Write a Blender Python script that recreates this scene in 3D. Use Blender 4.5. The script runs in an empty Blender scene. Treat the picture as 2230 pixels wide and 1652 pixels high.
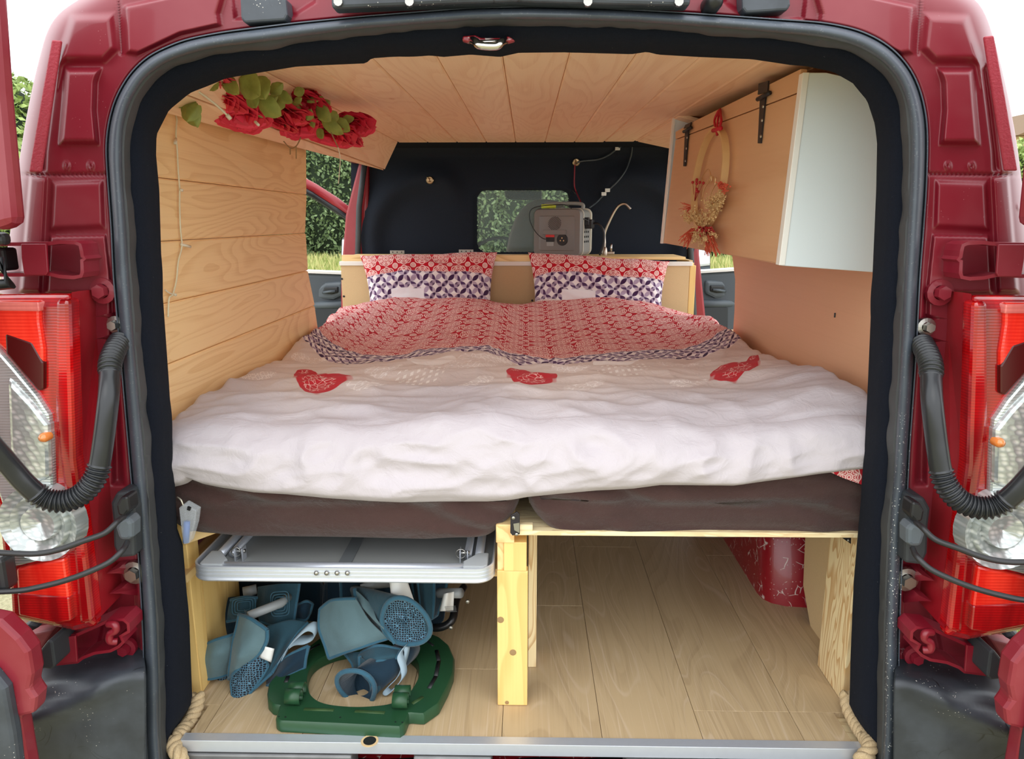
import bpy, math, random
import numpy as np
from mathutils import Vector, Matrix, noise as mnoise

# ------------------------------------------------------------------ camera, light, exposure
F, CX, CY = 1600.0, 1115.0, 826.0
PITCH = math.atan(346.0 / 1600.0)
YAW = math.atan(0.0187)
CAM = Vector((0.0, 0.0, 0.908))
scene = bpy.context.scene
cam_d = bpy.data.cameras.new('camera'); cam_o = bpy.data.objects.new('camera', cam_d)
scene.collection.objects.link(cam_o)
cam_o.location = CAM
cam_o.rotation_euler = (math.pi / 2 - PITCH, 0, YAW)
cam_d.sensor_fit = 'HORIZONTAL'; cam_d.sensor_width = 36.0
cam_d.lens = 36.0 * F / 2230.0
cam_d.clip_start = 0.02; cam_d.clip_end = 300
scene.camera = cam_o

w = bpy.data.worlds.new('sky'); scene.world = w; w.use_nodes = True
nt = w.node_tree; nt.nodes.clear()
wo = nt.nodes.new('ShaderNodeOutputWorld'); bg = nt.nodes.new('ShaderNodeBackground')
tc = nt.nodes.new('ShaderNodeTexCoord'); sep = nt.nodes.new('ShaderNodeSeparateXYZ')
rmp = nt.nodes.new('ShaderNodeValToRGB')
nz = nt.nodes.new('ShaderNodeTexNoise'); nz.inputs['Scale'].default_value = 2.2; nz.inputs['Detail'].default_value = 4
mx = nt.nodes.new('ShaderNodeMix'); mx.data_type = 'RGBA'
nt.links.new(tc.outputs['Generated'], sep.inputs[0]); nt.links.new(sep.outputs['Z'], rmp.inputs[0])
nt.links.new(tc.outputs['Generated'], nz.inputs['Vector'])
e = rmp.color_ramp.elements
e[0].position = 0.0; e[0].color = (0.80, 0.84, 0.88, 1)
e[1].position = 0.5; e[1].color = (0.86, 0.93, 1.0, 1)
nt.links.new(rmp.outputs[0], mx.inputs['A']); mx.inputs['B'].default_value = (1.0, 1.0, 1.0, 1)
nt.links.new(nz.outputs['Fac'], mx.inputs['Factor'])
nt.links.new(mx.outputs['Result'], bg.inputs['Color']); bg.inputs['Strength'].default_value = 1.3
nt.links.new(bg.outputs[0], wo.inputs[0])

sun_d = bpy.data.lights.new('sun', 'SUN'); sun_o = bpy.data.objects.new('sun', sun_d)
scene.collection.objects.link(sun_o)
sun_d.energy = 0.15; sun_d.angle = math.radians(35); sun_d.color = (1.0, 0.97, 0.93)
sun_o.rotation_euler = (math.radians(48), 0, math.radians(-14)); sun_o.location = (0, -3, 6)

vs = scene.view_settings
vs.view_transform = 'Standard'; vs.look = 'None'; vs.gamma = 1.0; vs.use_curve_mapping = False
vs.exposure = 1.08
scene.cycles.diffuse_bounces = 10; scene.cycles.max_bounces = 14; scene.cycles.transparent_max_bounces = 12

# ------------------------------------------------------------------ geometry of the view: pixel of the photograph + a real distance -> point
_cy, _sy, _cp, _sp = math.cos(YAW), math.sin(YAW), math.cos(PITCH), math.sin(PITCH)
FW = Vector((-_sy * _cp, _cy * _cp, -_sp)); RT = Vector((_cy, _sy, 0)); UP = Vector((-_sy * _sp, _cy * _sp, _cp))
def ray(u, v): return FW + RT * ((u - CX) / F) + UP * ((CY - v) / F)
def PY(u, v, Y):
    d = ray(u, v); return CAM + d * (Y / d.y)
def PZ(u, v, Z):
    d = ray(u, v); return CAM + d * ((Z - CAM.z) / d.z)
def PX(u, v, X):
    d = ray(u, v); return CAM + d * (X / d.x)
def lerp(a, b, t): return a + (b - a) * t
def clamp(x, a=0.0, b=1.0): return max(a, min(b, x))
def sstep(a, b, x):
    t = clamp((x - a) / (b - a)); return t * t * (3 - 2 * t)

# ------------------------------------------------------------------ objects
def L(c):
    return tuple(((x / 255.0) / 12.92 if x / 255.0 <= 0.04045 else ((x / 255.0 + 0.055) / 1.055) ** 2.4) for x in c) + (1.0,)

class MB:
    def __init__(s): s.v = []; s.f = []; s.uv = None
    def add(s, vs, fs):
        o = len(s.v); s.v += [tuple(p) for p in vs]; s.f += [tuple(i + o for i in f) for f in fs]; return s
    def box(s, a, b, M=None):
        x0, y0, z0 = a; x1, y1, z1 = b
        vs = [Vector(p) for p in ((x0,y0,z0),(x1,y0,z0),(x1,y1,z0),(x0,y1,z0),(x0,y0,z1),(x1,y0,z1),(x1,y1,z1),(x0,y1,z1))]
        if M is not None: vs = [M @ p for p in vs]
        return s.add(vs, [(0,3,2,1),(4,5,6,7),(0,1,5,4),(1,2,6,5),(2,3,7,6),(3,0,4,7)])
    def prism(s, poly, vec, caps=True):
        """polygon of 3D points extruded along vec"""
        n = len(poly); P = [Vector(p) for p in poly]; V = Vector(vec)
        vs = P + [p + V for p in P]
        fs = [(i, (i + 1) % n, n + (i + 1) % n, n + i) for i in range(n)]
        if caps: fs += [tuple(range(n - 1, -1, -1)), tuple(range(n, 2 * n))]
        return s.add(vs, fs)
    def loft(s, rings, closed=True, caps=False, closed_loft=False):
        m = len(rings[0]); o = []
        for r in rings: o += list(r)
        fs = []
        R = len(rings)
        for j in range(R if closed_loft else R - 1):
            j2 = (j + 1) % R
            for i in range(m if closed else m - 1):
                i2 = (i + 1) % m
                fs.append((j * m + i, j * m + i2, j2 * m + i2, j2 * m + i))
        if caps:
            fs.append(tuple(range(m - 1, -1, -1))); fs.append(tuple((R - 1) * m + i for i in range(m)))
        return s.add(o, fs)
    def tube(s, path, r, n=8, caps=True, closed=False, flat=1.0):
        P = [Vector(p) for p in path]; N = len(P)
        rings = []; prev = None
        for i in range(N):
            if closed: t = (P[(i + 1) % N] - P[i - 1])
            else: t = P[min(i + 1, N - 1)] - P[max(i - 1, 0)]
            if t.length < 1e-9: t = Vector((0, 0, 1))
            t.normalize()
            if prev is None:
                a = Vector((0, 0, 1)) if abs(t.z) < 0.9 else Vector((1, 0, 0))
            else: a = prev
            nn = (a - t * a.dot(t)); nn.normalize(); prev = nn
            bb = t.cross(nn)
            rr = r[i] if isinstance(r, (list, tuple)) else r
            rings.append([P[i] + (nn * math.cos(2 * math.pi * k / n) * flat + bb * math.sin(2 * math.pi * k / n)) * rr for k in range(n)])
        return s.loft(rings, True, caps and not closed, closed)
    def lathe(s, prof, c, axis=(0, 0, 1), n=20):
        """prof: (radius, height) pairs; caps where radius is 0"""
        ax = Vector(axis).normalized(); a = Vector((0, 0, 1)) if abs(ax.z) < 0.9 else Vector((1, 0, 0))
        e1 = (a - ax * a.dot(ax)).normalized(); e2 = ax.cross(e1); c = Vector(c)
        rings = [[c + ax * h + (e1 * math.cos(2*math.pi*k/n) + e2 * math.sin(2*math.pi*k/n)) * max(r, 1e-5) for k in range(n)] for r, h in prof]
        return s.loft(rings, True, False)
    def grid(s, fn, nu, nv):
        vs = [fn(i / nu, j / nv) for j in range(nv + 1) for i in range(nu + 1)]
        fs = [(j*(nu+1)+i, j*(nu+1)+i+1, (j+1)*(nu+1)+i+1, (j+1)*(nu+1)+i) for j in range(nv) for i in range(nu)]
        return s.add(vs, fs)
    def build(s, name, mat, parent=None, smooth=False, bevel=0, solid=0, sub=0, uv=None, angle=None, fix=True):
        me = bpy.data.meshes.new(name); me.from_pydata(s.v, [], s.f)
        if uv is not None:
            l = me.uv_layers.new(name='UVMap')
            for lp in me.loops: l.data[lp.index].uv = uv[lp.vertex_index]
        me.materials.append(mat)
        if fix:
            import bmesh
            b = bmesh.new(); b.from_mesh(me); bmesh.ops.recalc_face_normals(b, faces=b.faces); b.to_mesh(me); b.free()
        if smooth:
            me.polygons.foreach_set('use_smooth', [True] * len(me.polygons))
            if angle: me.set_sharp_from_angle(angle=math.radians(angle))
        me.update()
        o = bpy.data.objects.new(name, me); scene.collection.objects.link(o)
        if sub:
            m = o.modifiers.new('s', 'SUBSURF'); m.levels = sub; m.render_levels = sub
        if solid:
            m = o.modifiers.new('t', 'SOLIDIFY'); m.thickness = solid; m.offset = 0
        if bevel:
            m = o.modifiers.new('b', 'BEVEL'); m.width = bevel; m.segments = 2; m.limit_method = 'ANGLE'; m.angle_limit = math.radians(40)
        if parent is not None: o.parent = parent
        return o

EMPTIES = []
def tag(o, label=None, cat=None, group=None, kind=None):
    if label: o['label'] = label
    if cat: o['category'] = cat
    if group: o['group'] = group
    if kind: o['kind'] = kind
    return o
def empty(name, label=None, cat=None, group=None, kind=None):
    o = bpy.data.objects.new(name, None); scene.collection.objects.link(o); o.empty_display_size = 0.05
    EMPTIES.append(o); return tag(o, label, cat, group, kind)
def settle():
    """moves every Empty to the base of what it parents, without moving the parts"""
    for e in EMPTIES:
        pts = []
        def walk(o):
            for c in o.children:
                if c.type == 'MESH': pts.extend(c.matrix_world @ v.co for v in c.data.vertices)
                walk(c)
        walk(e)
        if not pts: continue
        x = sum(p.x for p in pts) / len(pts); y = sum(p.y for p in pts) / len(pts); z = min(p.z for p in pts)
        e.location = (x, y, z); inv = Matrix.Translation((-x, -y, -z))
        for c in e.children: c.matrix_parent_inverse = inv
def catmull(pts, n=8, closed=False):
    P = [Vector(p) for p in pts]; out = []; N = len(P)
    for i in range(N if closed else N - 1):
        if closed: a, b, c, d = P[i-1], P[i], P[(i+1) % N], P[(i+2) % N]
        else: a, b, c, d = P[max(i-1, 0)], P[i], P[i+1], P[min(i+2, N-1)]
        for k in range(n):
            t = k / n
            out.append(0.5 * ((2*b) + (c - a)*t + (2*a - 5*b + 4*c - d)*t*t + (3*b - a - 3*c + d)*t*t*t))
    if not closed: out.append(P[-1])
    return out

# ------------------------------------------------------------------ node expressions
class E:
    def __init__(s, g, x): s.g = g; s.x = x
    def __add__(s, o): return s.g.m('ADD', s, o)
    def __radd__(s, o): return s.g.m('ADD', o, s)
    def __sub__(s, o): return s.g.m('SUBTRACT', s, o)
    def __rsub__(s, o): return s.g.m('SUBTRACT', o, s)
    def __mul__(s, o): return s.g.m('MULTIPLY', s, o)
    def __rmul__(s, o): return s.g.m('MULTIPLY', o, s)
    def __truediv__(s, o): return s.g.m('DIVIDE', s, o)
    def __neg__(s): return s.g.m('MULTIPLY', s, -1.0)
class G:
    def __init__(s, name):
        s.mat = bpy.data.materials.new(name); s.mat.use_nodes = True; s.nt = s.mat.node_tree; s.nt.nodes.clear()
        s.out = s.nt.nodes.new('ShaderNodeOutputMaterial')
    def n(s, t): return s.nt.nodes.new(t)
    def link(s, inp, v):
        if isinstance(v, E): v = v.x
        if isinstance(v, bpy.types.NodeSocket): s.nt.links.new(v, inp)
        else: inp.default_value = v
    def m(s, op, a, b=None, c=None, cl=False):
        nd = s.n('ShaderNodeMath'); nd.operation = op; nd.use_clamp = cl
        s.link(nd.inputs[0], a)
        if b is not None: s.link(nd.inputs[1], b)
        if c is not None: s.link(nd.inputs[2], c)
        return E(s, nd.outputs[0])
    def sin(s, a): return s.m('SINE', a)
    def cos(s, a): return s.m('COSINE', a)
    def abs(s, a): return s.m('ABSOLUTE', a)
    def fract(s, a): return s.m('FRACT', a)
    def floor(s, a): return s.m('FLOOR', a)
    def sqrt(s, a): return s.m('SQRT', a)
    def pow(s, a, b): return s.m('POWER', a, b)
    def mn(s, a, b): return s.m('MINIMUM', a, b)
    def mxx(s, a, b): return s.m('MAXIMUM', a, b)
    def atan2(s, a, b): return s.m('ARCTAN2', a, b)
    def ss(s, a, lo, hi):
        nd = s.n('ShaderNodeMapRange'); nd.interpolation_type = 'SMOOTHSTEP'
        s.link(nd.inputs[0], a); s.link(nd.inputs[1], lo); s.link(nd.inputs[2], hi); return E(s, nd.outputs[0])
    def mix(s, f, a, b):
        nd = s.n('ShaderNodeMix'); nd.data_type = 'RGBA'; s.link(nd.inputs['Factor'], f); s.link(nd.inputs['A'], a); s.link(nd.inputs['B'], b)
        return nd.outputs['Result']
    def obj(s):
        return s.n('ShaderNodeTexCoord').outputs['Object']
    def uv(s): return s.n('ShaderNodeTexCoord').outputs['UV']
    def rnd(s): return E(s, s.n('ShaderNodeObjectInfo').outputs['Random'])
    def xyz(s, v):
        nd = s.n('ShaderNodeSeparateXYZ'); s.link(nd.inputs[0], v); return [E(s, o) for o in nd.outputs]
    def vec(s, x, y, z=0.0):
        nd = s.n('ShaderNodeCombineXYZ'); s.link(nd.inputs[0], x); s.link(nd.inputs[1], y); s.link(nd.inputs[2], z); return nd.outputs[0]
    def noise(s, v, scale=1, detail=2, rough=0.5, dist=0.0):
        nd = s.n('ShaderNodeTexNoise'); s.link(nd.inputs['Vector'], v); nd.inputs['Scale'].default_value = scale
        nd.inputs['Detail'].default_value = detail; nd.inputs['Roughness'].default_value = rough; nd.inputs['Distortion'].default_value = dist
        return E(s, nd.outputs['Fac'])
    def vor(s, v, scale=1, feature='F1', out='Distance', rand=1.0):
        nd = s.n('ShaderNodeTexVoronoi'); nd.feature = feature; s.link(nd.inputs['Vector'], v); nd.inputs['Scale'].default_value = scale
        nd.inputs['Randomness'].default_value = rand
        return E(s, nd.outputs[out])
    def bsdf(s, color=None, rough=0.5, metal=0.0, bump=None, bstr=0.3, bdist=0.002, coat=0.0, sheen=0.0, spec=None, trans=0.0, ior=None, alpha=None, emit=None, sss=0.0):
        p = s.n('ShaderNodeBsdfPrincipled'); s.p = p
        if color is not None: s.link(p.inputs['Base Color'], color)
        s.link(p.inputs['Roughness'], rough); s.link(p.inputs['Metallic'], metal)
        if coat: p.inputs['Coat Weight'].default_value = coat; p.inputs['Coat Roughness'].default_value = 0.08
        if sheen: p.inputs['Sheen Weight'].default_value = sheen
        if spec is not None: p.inputs['Specular IOR Level'].default_value = spec
        if trans: p.inputs['Transmission Weight'].default_value = trans
        if ior: p.inputs['IOR'].default_value = ior
        if sss: p.inputs['Subsurface Weight'].default_value = sss; p.inputs['Subsurface Radius'].default_value = (0.01, 0.006, 0.004); p.inputs['Subsurface Scale'].default_value = 0.5
        if alpha is not None: s.link(p.inputs['Alpha'], alpha)
        if bump is not None:
            b = s.n('ShaderNodeBump'); b.inputs['Strength'].default_value = bstr; b.inputs['Distance'].default_value = bdist
            s.link(b.inputs['Height'], bump); s.nt.links.new(b.outputs[0], p.inputs['Normal'])
        s.nt.links.new(p.outputs[0], s.out.inputs[0]); return s.mat
# ------------------------------------------------------------------ materials
def plain(name, c, rough=0.5, metal=0.0, bn=None, **k):
    g = G(name); b = None; col = L(c)
    if bn:
        n = g.noise(g.obj(), bn[0], 3); b = n
        d = tuple(x * bn[2] for x in col[:3]) + (1,) if len(bn) > 2 else col
        col = g.mix(n, d, L(c))
        return g.bsdf(col, rough, metal, bump=b, bstr=bn[1], bdist=0.002, **k)
    return g.bsdf(col, rough, metal, **k)

def wood(name, base, dark, axis='x', across='z', ring=9.0, scale=1.0, rough=0.55, knots=True, contrast=0.6, fine=0.35, spread=0.25, pale=None, coat=0.0):
    g = G(name); r = g.rnd(); c = dict(zip('xyz', g.xyz(g.obj())))
    third = [k for k in 'xyz' if k not in (axis, across)][0]
    al = c[axis] * (1.5 * scale) + r * 37.0; ac = c[across] * (9.0 * scale) + r * 11.0; th = c[third] * (9.0 * scale)
    v = g.vec(al, ac, th)
    n1 = g.noise(v, 1.0, 2, 0.45, 0.4)
    rings = g.fract(n1 * ring); rings = g.ss(rings, 0.35, 0.92) * (1.0 - g.ss(rings, 0.93, 1.0))
    v2 = g.vec(al * 2.2, ac * 42.0, th * 42.0)
    n2 = g.noise(v2, 1.0, 3, 0.6)
    tone = g.noise(g.vec(r * 91.0, r * 17.0, 0.0), 1.0, 0)
    f = rings * contrast + (n2 - 0.5) * fine
    if knots:
        kv = g.vec(c[axis] * 3.2 + r * 19.0, c[across] * 7.0 + r * 7.0, c[third] * 3.0)
        k = g.vor(kv, 1.0)
        f = f + (1.0 - g.ss(k, 0.02, 0.075)) * 0.75
    f = g.m('ADD', f, (tone - 0.5) * spread, cl=True)
    col = g.mix(f, L(base), L(dark))
    if pale:
        col = g.mix(g.ss(g.noise(g.vec(al * 5.0, ac * 60.0, th * 60.0), 1.0, 2), 0.56, 0.74) * 0.6, col, L(pale))
        pr = g.fract(n1 * (ring * 1.7)); pl = g.ss(pr, 0.4, 0.5) * (1.0 - g.ss(pr, 0.52, 0.66)) * g.ss(g.noise(g.vec(al * 2.0, ac * 2.0, th), 1.0, 1), 0.42, 0.6)
        col = g.mix(pl * 0.55, col, L(pale))
    return g.bsdf(col, rough, bump=n2 + rings * 0.3, bstr=0.12, bdist=0.001, coat=coat)

M = {}
M['pine_ceiling'] = wood('pine_ceiling', (252, 220, 182), (226, 176, 128), 'y', 'x', 16, 0.7, 0.4, contrast=0.3, fine=0.6, spread=0.5)
M['pine_wall'] = wood('pine_wall', (252, 218, 162), (222, 172, 108), 'y', 'z', 20, 0.7, 0.5, contrast=0.36, fine=0.7, spread=0.4)
M['pine_x'] = wood('pine_rail', (240, 205, 145), (205, 155, 90), 'x', 'z', 10, 1.2, 0.5)
M['pine_post'] = wood('pine_post', (240, 202, 128), (208, 158, 84), 'z', 'x', 10, 0.8, 0.45, contrast=0.4)
M['pine_board'] = wood('pine_board', (240, 218, 170), (196, 148, 90), 'z', 'y', 14, 2.0, 0.5, contrast=0.8)
M['pine_y'] = wood('pine_board_long', (240, 205, 145), (205, 155, 90), 'y', 'x', 10, 1.2, 0.5)
M['oak'] = wood('oak_laminate', (190, 165, 128), (138, 113, 82), 'y', 'x', 18, 0.6, 0.42, knots=False, contrast=0.22, fine=0.7, spread=0.25, pale=(208, 186, 158))
M['plywood_red'] = wood('red_plywood', (222, 174, 136), (200, 144, 104), 'y', 'z', 3.5, 0.35, 0.45, contrast=0.3, fine=0.5, knots=False)
M['plywood_door'] = wood('tan_plywood', (212, 168, 126), (192, 142, 100), 'y', 'z', 3.0, 0.3, 0.45, contrast=0.3, fine=0.5, knots=False)
M['plywood_edge'] = wood('plywood_edge', (240, 220, 175), (196, 158, 104), 'x', 'z', 5, 6.0, 0.6, knots=False, contrast=0.5)
M['mdf'] = plain('mdf_board', (220, 190, 142), 0.65, bn=(260, 0.1, 0.88))
M['hoop_wood'] = plain('hoop_wood', (216, 178, 122), 0.5, bn=(60, 0.1, 0.85))
M['white_panel'] = plain('white_melamine', (226, 236, 238), 0.35, bn=(400, 0.03, 0.97))
M['white_edge'] = plain('white_edging', (240, 238, 230), 0.4)

def car_paint(name, c, dust=0.5):
    g = G(name); o = g.obj()
    n = g.noise(o, 5.0, 4, 0.6); sp = g.ss(g.vor(o, 160.0), 0.0, 0.11)
    sel = g.ss(g.noise(o, 17.0, 3), 0.56, 0.66)
    nm = g.n('ShaderNodeNewGeometry'); nz_ = g.xyz(nm.outputs['Normal'])[2]
    col = g.mix(g.ss(n, 0.35, 0.75) * (0.35 * dust), L(c), L((178, 110, 112)))
    col = g.mix((1.0 - sp) * sel * 0.7, col, L((225, 200, 195)))
    return g.bsdf(col, 0.34 + n * 0.25, coat=0.25)
M['red_paint'] = car_paint('red_paint', (122, 10, 32))
M['red_paint_bright'] = car_paint('red_paint_inner', (146, 12, 26), 0.3)
M['dusty_red'] = plain('dusty_red_paint', (172, 96, 98), 0.6, bn=(30, 0.1, 0.75))
M['sealer'] = plain('seam_sealer', (176, 58, 72), 0.55, bn=(300, 0.5, 0.8))
def scratched(name):
    g = G(name); o = g.obj(); d = g.noise(o, 9, 2)
    x, y, z = g.xyz(o); vv = g.vec(x + d * 0.06, y + d * 0.05, z)
    s1 = g.vor(vv, 34, 'DISTANCE_TO_EDGE'); m = g.ss(g.noise(o, 26, 3), 0.5, 0.58)
    s2 = (1.0 - g.ss(s1, 0.008, 0.035)) * m
    sp = (1.0 - g.ss(g.vor(o, 110), 0.08, 0.22)) * g.ss(g.noise(o, 20, 3), 0.46, 0.6)
    col = g.mix(g.m('ADD', s2, sp * 0.8, cl=True), L((142, 16, 30)), L((205, 190, 182)))
    return g.bsdf(col, 0.35, coat=0.4)
M['red_scratched'] = scratched('scratched_red_paint')
def rubber(name, c, rough=0.45, specks=False, sx=1.0):
    g = G(name); o = g.obj(); n = g.noise(o, 14, 4, 0.6)
    col = g.mix(n, L(tuple(x * 0.8 for x in c)), L(tuple(min(255, x * 1.2) for x in c)))
    if specks:
        x, y, z = g.xyz(o)
        reg = g.ss(x, 0.3, 0.5) * (1.0 - g.ss(z, 0.35, 0.75)) + 0.08
        sp = (1.0 - g.ss(g.vor(o, 230), 0.16, 0.26)) * g.ss(g.noise(o, 120, 2), 0.44, 0.52) * reg
        col = g.mix(g.m('MINIMUM', sp, 1.0), col, L((215, 215, 210)))
    return g.bsdf(col, rough, bump=n, bstr=0.1, spec=0.5)
M['seal'] = rubber('door_seal_rubber', (66, 73, 82), 0.42, True)
M['seal_lip'] = rubber('seal_lip_rubber', (58, 60, 62), 0.6)
M['hose'] = rubber('hose_rubber', (32, 34, 37), 0.3)
M['cable'] = rubber('cable_rubber', (36, 36, 38), 0.4)
M['bumper'] = None
def bumper():
    g = G('bumper_plastic'); o = g.obj(); n = g.noise(o, 6, 5, 0.6); x, y, z = g.xyz(o)
    col = g.mix(g.ss(n, 0.3, 0.75), L((36, 40, 45)), L((70, 76, 84)))
    d = g.noise(o, 8, 2); vv = g.vec(x + d * 0.2, y, z * 0.6 + d * 0.3)
    s = (1.0 - g.ss(g.vor(vv, 14, 'DISTANCE_TO_EDGE'), 0.004, 0.014)) * g.ss(g.noise(o, 9, 3), 0.55, 0.62)
    col = g.mix(s, col, L((24, 24, 26)))
    w_ = (1.0 - g.ss(g.vor(o, 190), 0.08, 0.18)) * g.ss(g.noise(o, 22, 3), 0.56, 0.64)
    col = g.mix(w_, col, L((200, 196, 186)))
    return g.bsdf(col, 0.45, bump=n, bstr=0.2)
M['bumper'] = bumper()
def felt(name, c=(22, 25, 33)):
    g = G(name); o = g.obj(); n = g.noise(o, 900, 3, 0.7); n2 = g.noise(o, 8, 3)
    col = g.mix(n, L(tuple(x * 0.5 for x in c)), L(tuple(x * 1.45 for x in c)))
    sp = (1.0 - g.ss(g.vor(o, 130), 0.03, 0.07)) * g.ss(g.noise(o, 60, 2), 0.6, 0.66)
    col = g.mix(sp, col, L((140, 140, 140)))
    return g.bsdf(col, 0.95, bump=n, bstr=0.6, bdist=0.002, sheen=0.02, spec=0.05)
M['felt'] = felt('black_carpet_lining', (24, 27, 35))
M['felt_wall'] = felt('black_felt_bulkhead', (40, 44, 52))  # lighter copy of the felt, making up for weak light on the bulkhead
M['chrome'] = plain('chrome', (210, 205, 198), 0.15, 1.0)
M['steel'] = plain('steel', (170, 168, 162), 0.35, 1.0)
M['nickel'] = plain('brushed_nickel', (190, 178, 165), 0.3, 1.0)
M['brass'] = plain('aged_brass', (196, 168, 130), 0.3, 1.0)
M['aluminium'] = plain('aluminium', (214, 219, 228), 0.38, 0.6, bn=(80, 0.05, 0.92))
M['aluminium_dull'] = plain('aluminium_scuffed', (150, 150, 150), 0.5, 0.6, bn=(30, 0.2, 0.5))
M['black_iron'] = plain('black_iron', (48, 44, 46), 0.45, 0.4)
M['black_plastic'] = plain('black_plastic', (28, 29, 31), 0.4)
M['grey_plastic'] = plain('grey_plastic', (122, 118, 114), 0.5, bn=(300, 0.05, 0.95))
M['grey_light'] = plain('light_grey_plastic', (150, 150, 146), 0.5)
M['cream_plastic'] = plain('cream_trim', (226, 222, 205), 0.45)
M['door_grey'] = plain('door_trim_plastic', (88, 96, 102), 0.5, bn=(200, 0.1, 0.9))
M['door_dark'] = plain('dark_trim_plastic', (44, 48, 52), 0.55, bn=(200, 0.1, 0.9))
M['table_grey'] = plain('table_underside', (150, 152, 150), 0.5, bn=(150, 0.03, 0.95))
M['table_dark'] = plain('table_hinge_strip', (112, 116, 118), 0.5)
M['corner_plastic'] = plain('corner_plastic', (176, 180, 182), 0.5)
M['green_plastic'] = plain('green_plastic', (34, 74, 46), 0.38, bn=(60, 0.08, 0.85))
M['white_label'] = plain('white_label', (232, 232, 228), 0.6)
M['red_label'] = plain('red_label', (200, 44, 40), 0.5)
M['yellow'] = plain('yellow_plastic', (214, 226, 70), 0.45)
M['red_ribbon'] = plain('red_ribbon', (190, 24, 44), 0.6)
M['red_berry'] = plain('red_berry', (170, 26, 34), 0.4)
M['coral'] = plain('dried_coral_grass', (206, 92, 66), 0.7)
M['straw'] = plain('dried_straw_flower', (226, 196, 140), 0.75, bn=(300, 0.3, 0.75))
M['wire_white'] = plain('white_wire', (226, 218, 196), 0.5)
M['wire_clear'] = plain('clear_wire', (226, 220, 190), 0.4)
M['wire_red'] = plain('red_wire', (150, 24, 44), 0.4)
M['gold_wire'] = plain('gold_wire', (220, 190, 140), 0.3, 0.8)
M['stem'] = plain('brown_stem', (150, 120, 80), 0.6)
M['battery'] = plain('battery_cell', (60, 110, 190), 0.35, bn=(300, 0.0, 0.8))
M['pole_grey'] = plain('grey_steel_tube', (150, 154, 156), 0.4)
M['black_tube'] = plain('black_steel_tube', (20, 20, 22), 0.3)
M['strap'] = plain('pale_blue_strap', (150, 170, 182), 0.8)
M['seat_fabric'] = plain('grey_seat_fabric', (92, 80, 74), 0.9, bn=(200, 0.2, 0.85))
M['roof_tile'] = plain('roof_tile', (120, 92, 60), 0.8, bn=(8, 0.3, 0.7))
M['brick_tan'] = plain('tan_render', (190, 160, 110), 0.8)

def clear(name, c=(0.95, 0.97, 0.97), alpha=0.25, rough=0.1):
    g = G(name); p = g.n('ShaderNodeBsdfPrincipled'); t = g.n('ShaderNodeBsdfTransparent'); m_ = g.n('ShaderNodeMixShader')
    p.inputs['Base Color'].default_value = c + (1,); p.inputs['Roughness'].default_value = rough
    t.inputs[0].default_value = (1, 1, 1, 1); m_.inputs[0].default_value = alpha
    g.nt.links.new(t.outputs[0], m_.inputs[1]); g.nt.links.new(p.outputs[0], m_.inputs[2]); g.nt.links.new(m_.outputs[0], g.out.inputs[0])
    return g.mat
M['clear_plastic'] = clear('clear_plastic', (0.75, 0.8, 0.84), 0.28, 0.15)
M['glass'] = clear('window_glass', (0.45, 0.62, 0.56), 0.12, 0.05)
M['mirror'] = plain('mirror_glass', (210, 214, 216), 0.05, 1.0)

def lamp_red(name, c1, c2, ribs=1500.0, rough=0.12):
    g = G(name); x, y, z = g.xyz(g.obj()); s = g.sin(z * ribs) * 0.5 + 0.5
    n = g.noise(g.vec(x * 10.0, y * 10.0, z * 2.0), 3, 3)
    f = g.m('MULTIPLY', s * 0.5 + 0.5, g.ss(n, 0.25, 0.7), cl=True)
    return g.bsdf(g.mix(f, L(c1), L(c2)), rough, bump=s, bstr=0.15, bdist=0.0006, coat=1.0)
M['lens_red'] = lamp_red('red_lens', (120, 4, 10), (206, 16, 18))
M['lens_bright'] = lamp_red('bright_red_lens', (206, 20, 14), (250, 66, 44), 1300)
M['lens_dark'] = plain('dark_red_lens', (70, 6, 6), 0.25)
M['lens_smoke'] = lamp_red('pale_red_lens', (196, 96, 92), (232, 130, 120), 1300)
def reflector(name):
    g = G(name); x, y, z = g.xyz(g.obj()); s = g.sin(z * 1500.0) * 0.5 + 0.5
    b = g.vor(g.vec(x, z, 0.0), 60)
    n = g.noise(g.obj(), 14, 2)
    col = g.mix(g.m('MULTIPLY', s, g.ss(n, 0.3, 0.7)), L((206, 212, 210)), L((140, 146, 144)))
    return g.bsdf(col, 0.16, 0.55, bump=s * 0.8 + b * 0.5, bstr=0.3, bdist=0.001, coat=1.0)
M['lens_clear'] = reflector('clear_ribbed_lens')
def facets(name):
    g = G(name); x, y, z = g.xyz(g.obj()); b = g.vor(g.vec(x * 0.7 + z * 0.3, z, 0.0), 130, rand=0.5)
    col = g.mix(g.ss(b, 0.1, 0.6), L((228, 230, 228)), L((172, 178, 176)))
    return g.bsdf(col, 0.2, 0.5, bump=b, bstr=0.35, bdist=0.0015, coat=1.0)
M['lens_facet'] = facets('faceted_reflector')
M['amber'] = plain('amber_bulb', (220, 130, 60), 0.2, coat=0.8)

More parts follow.
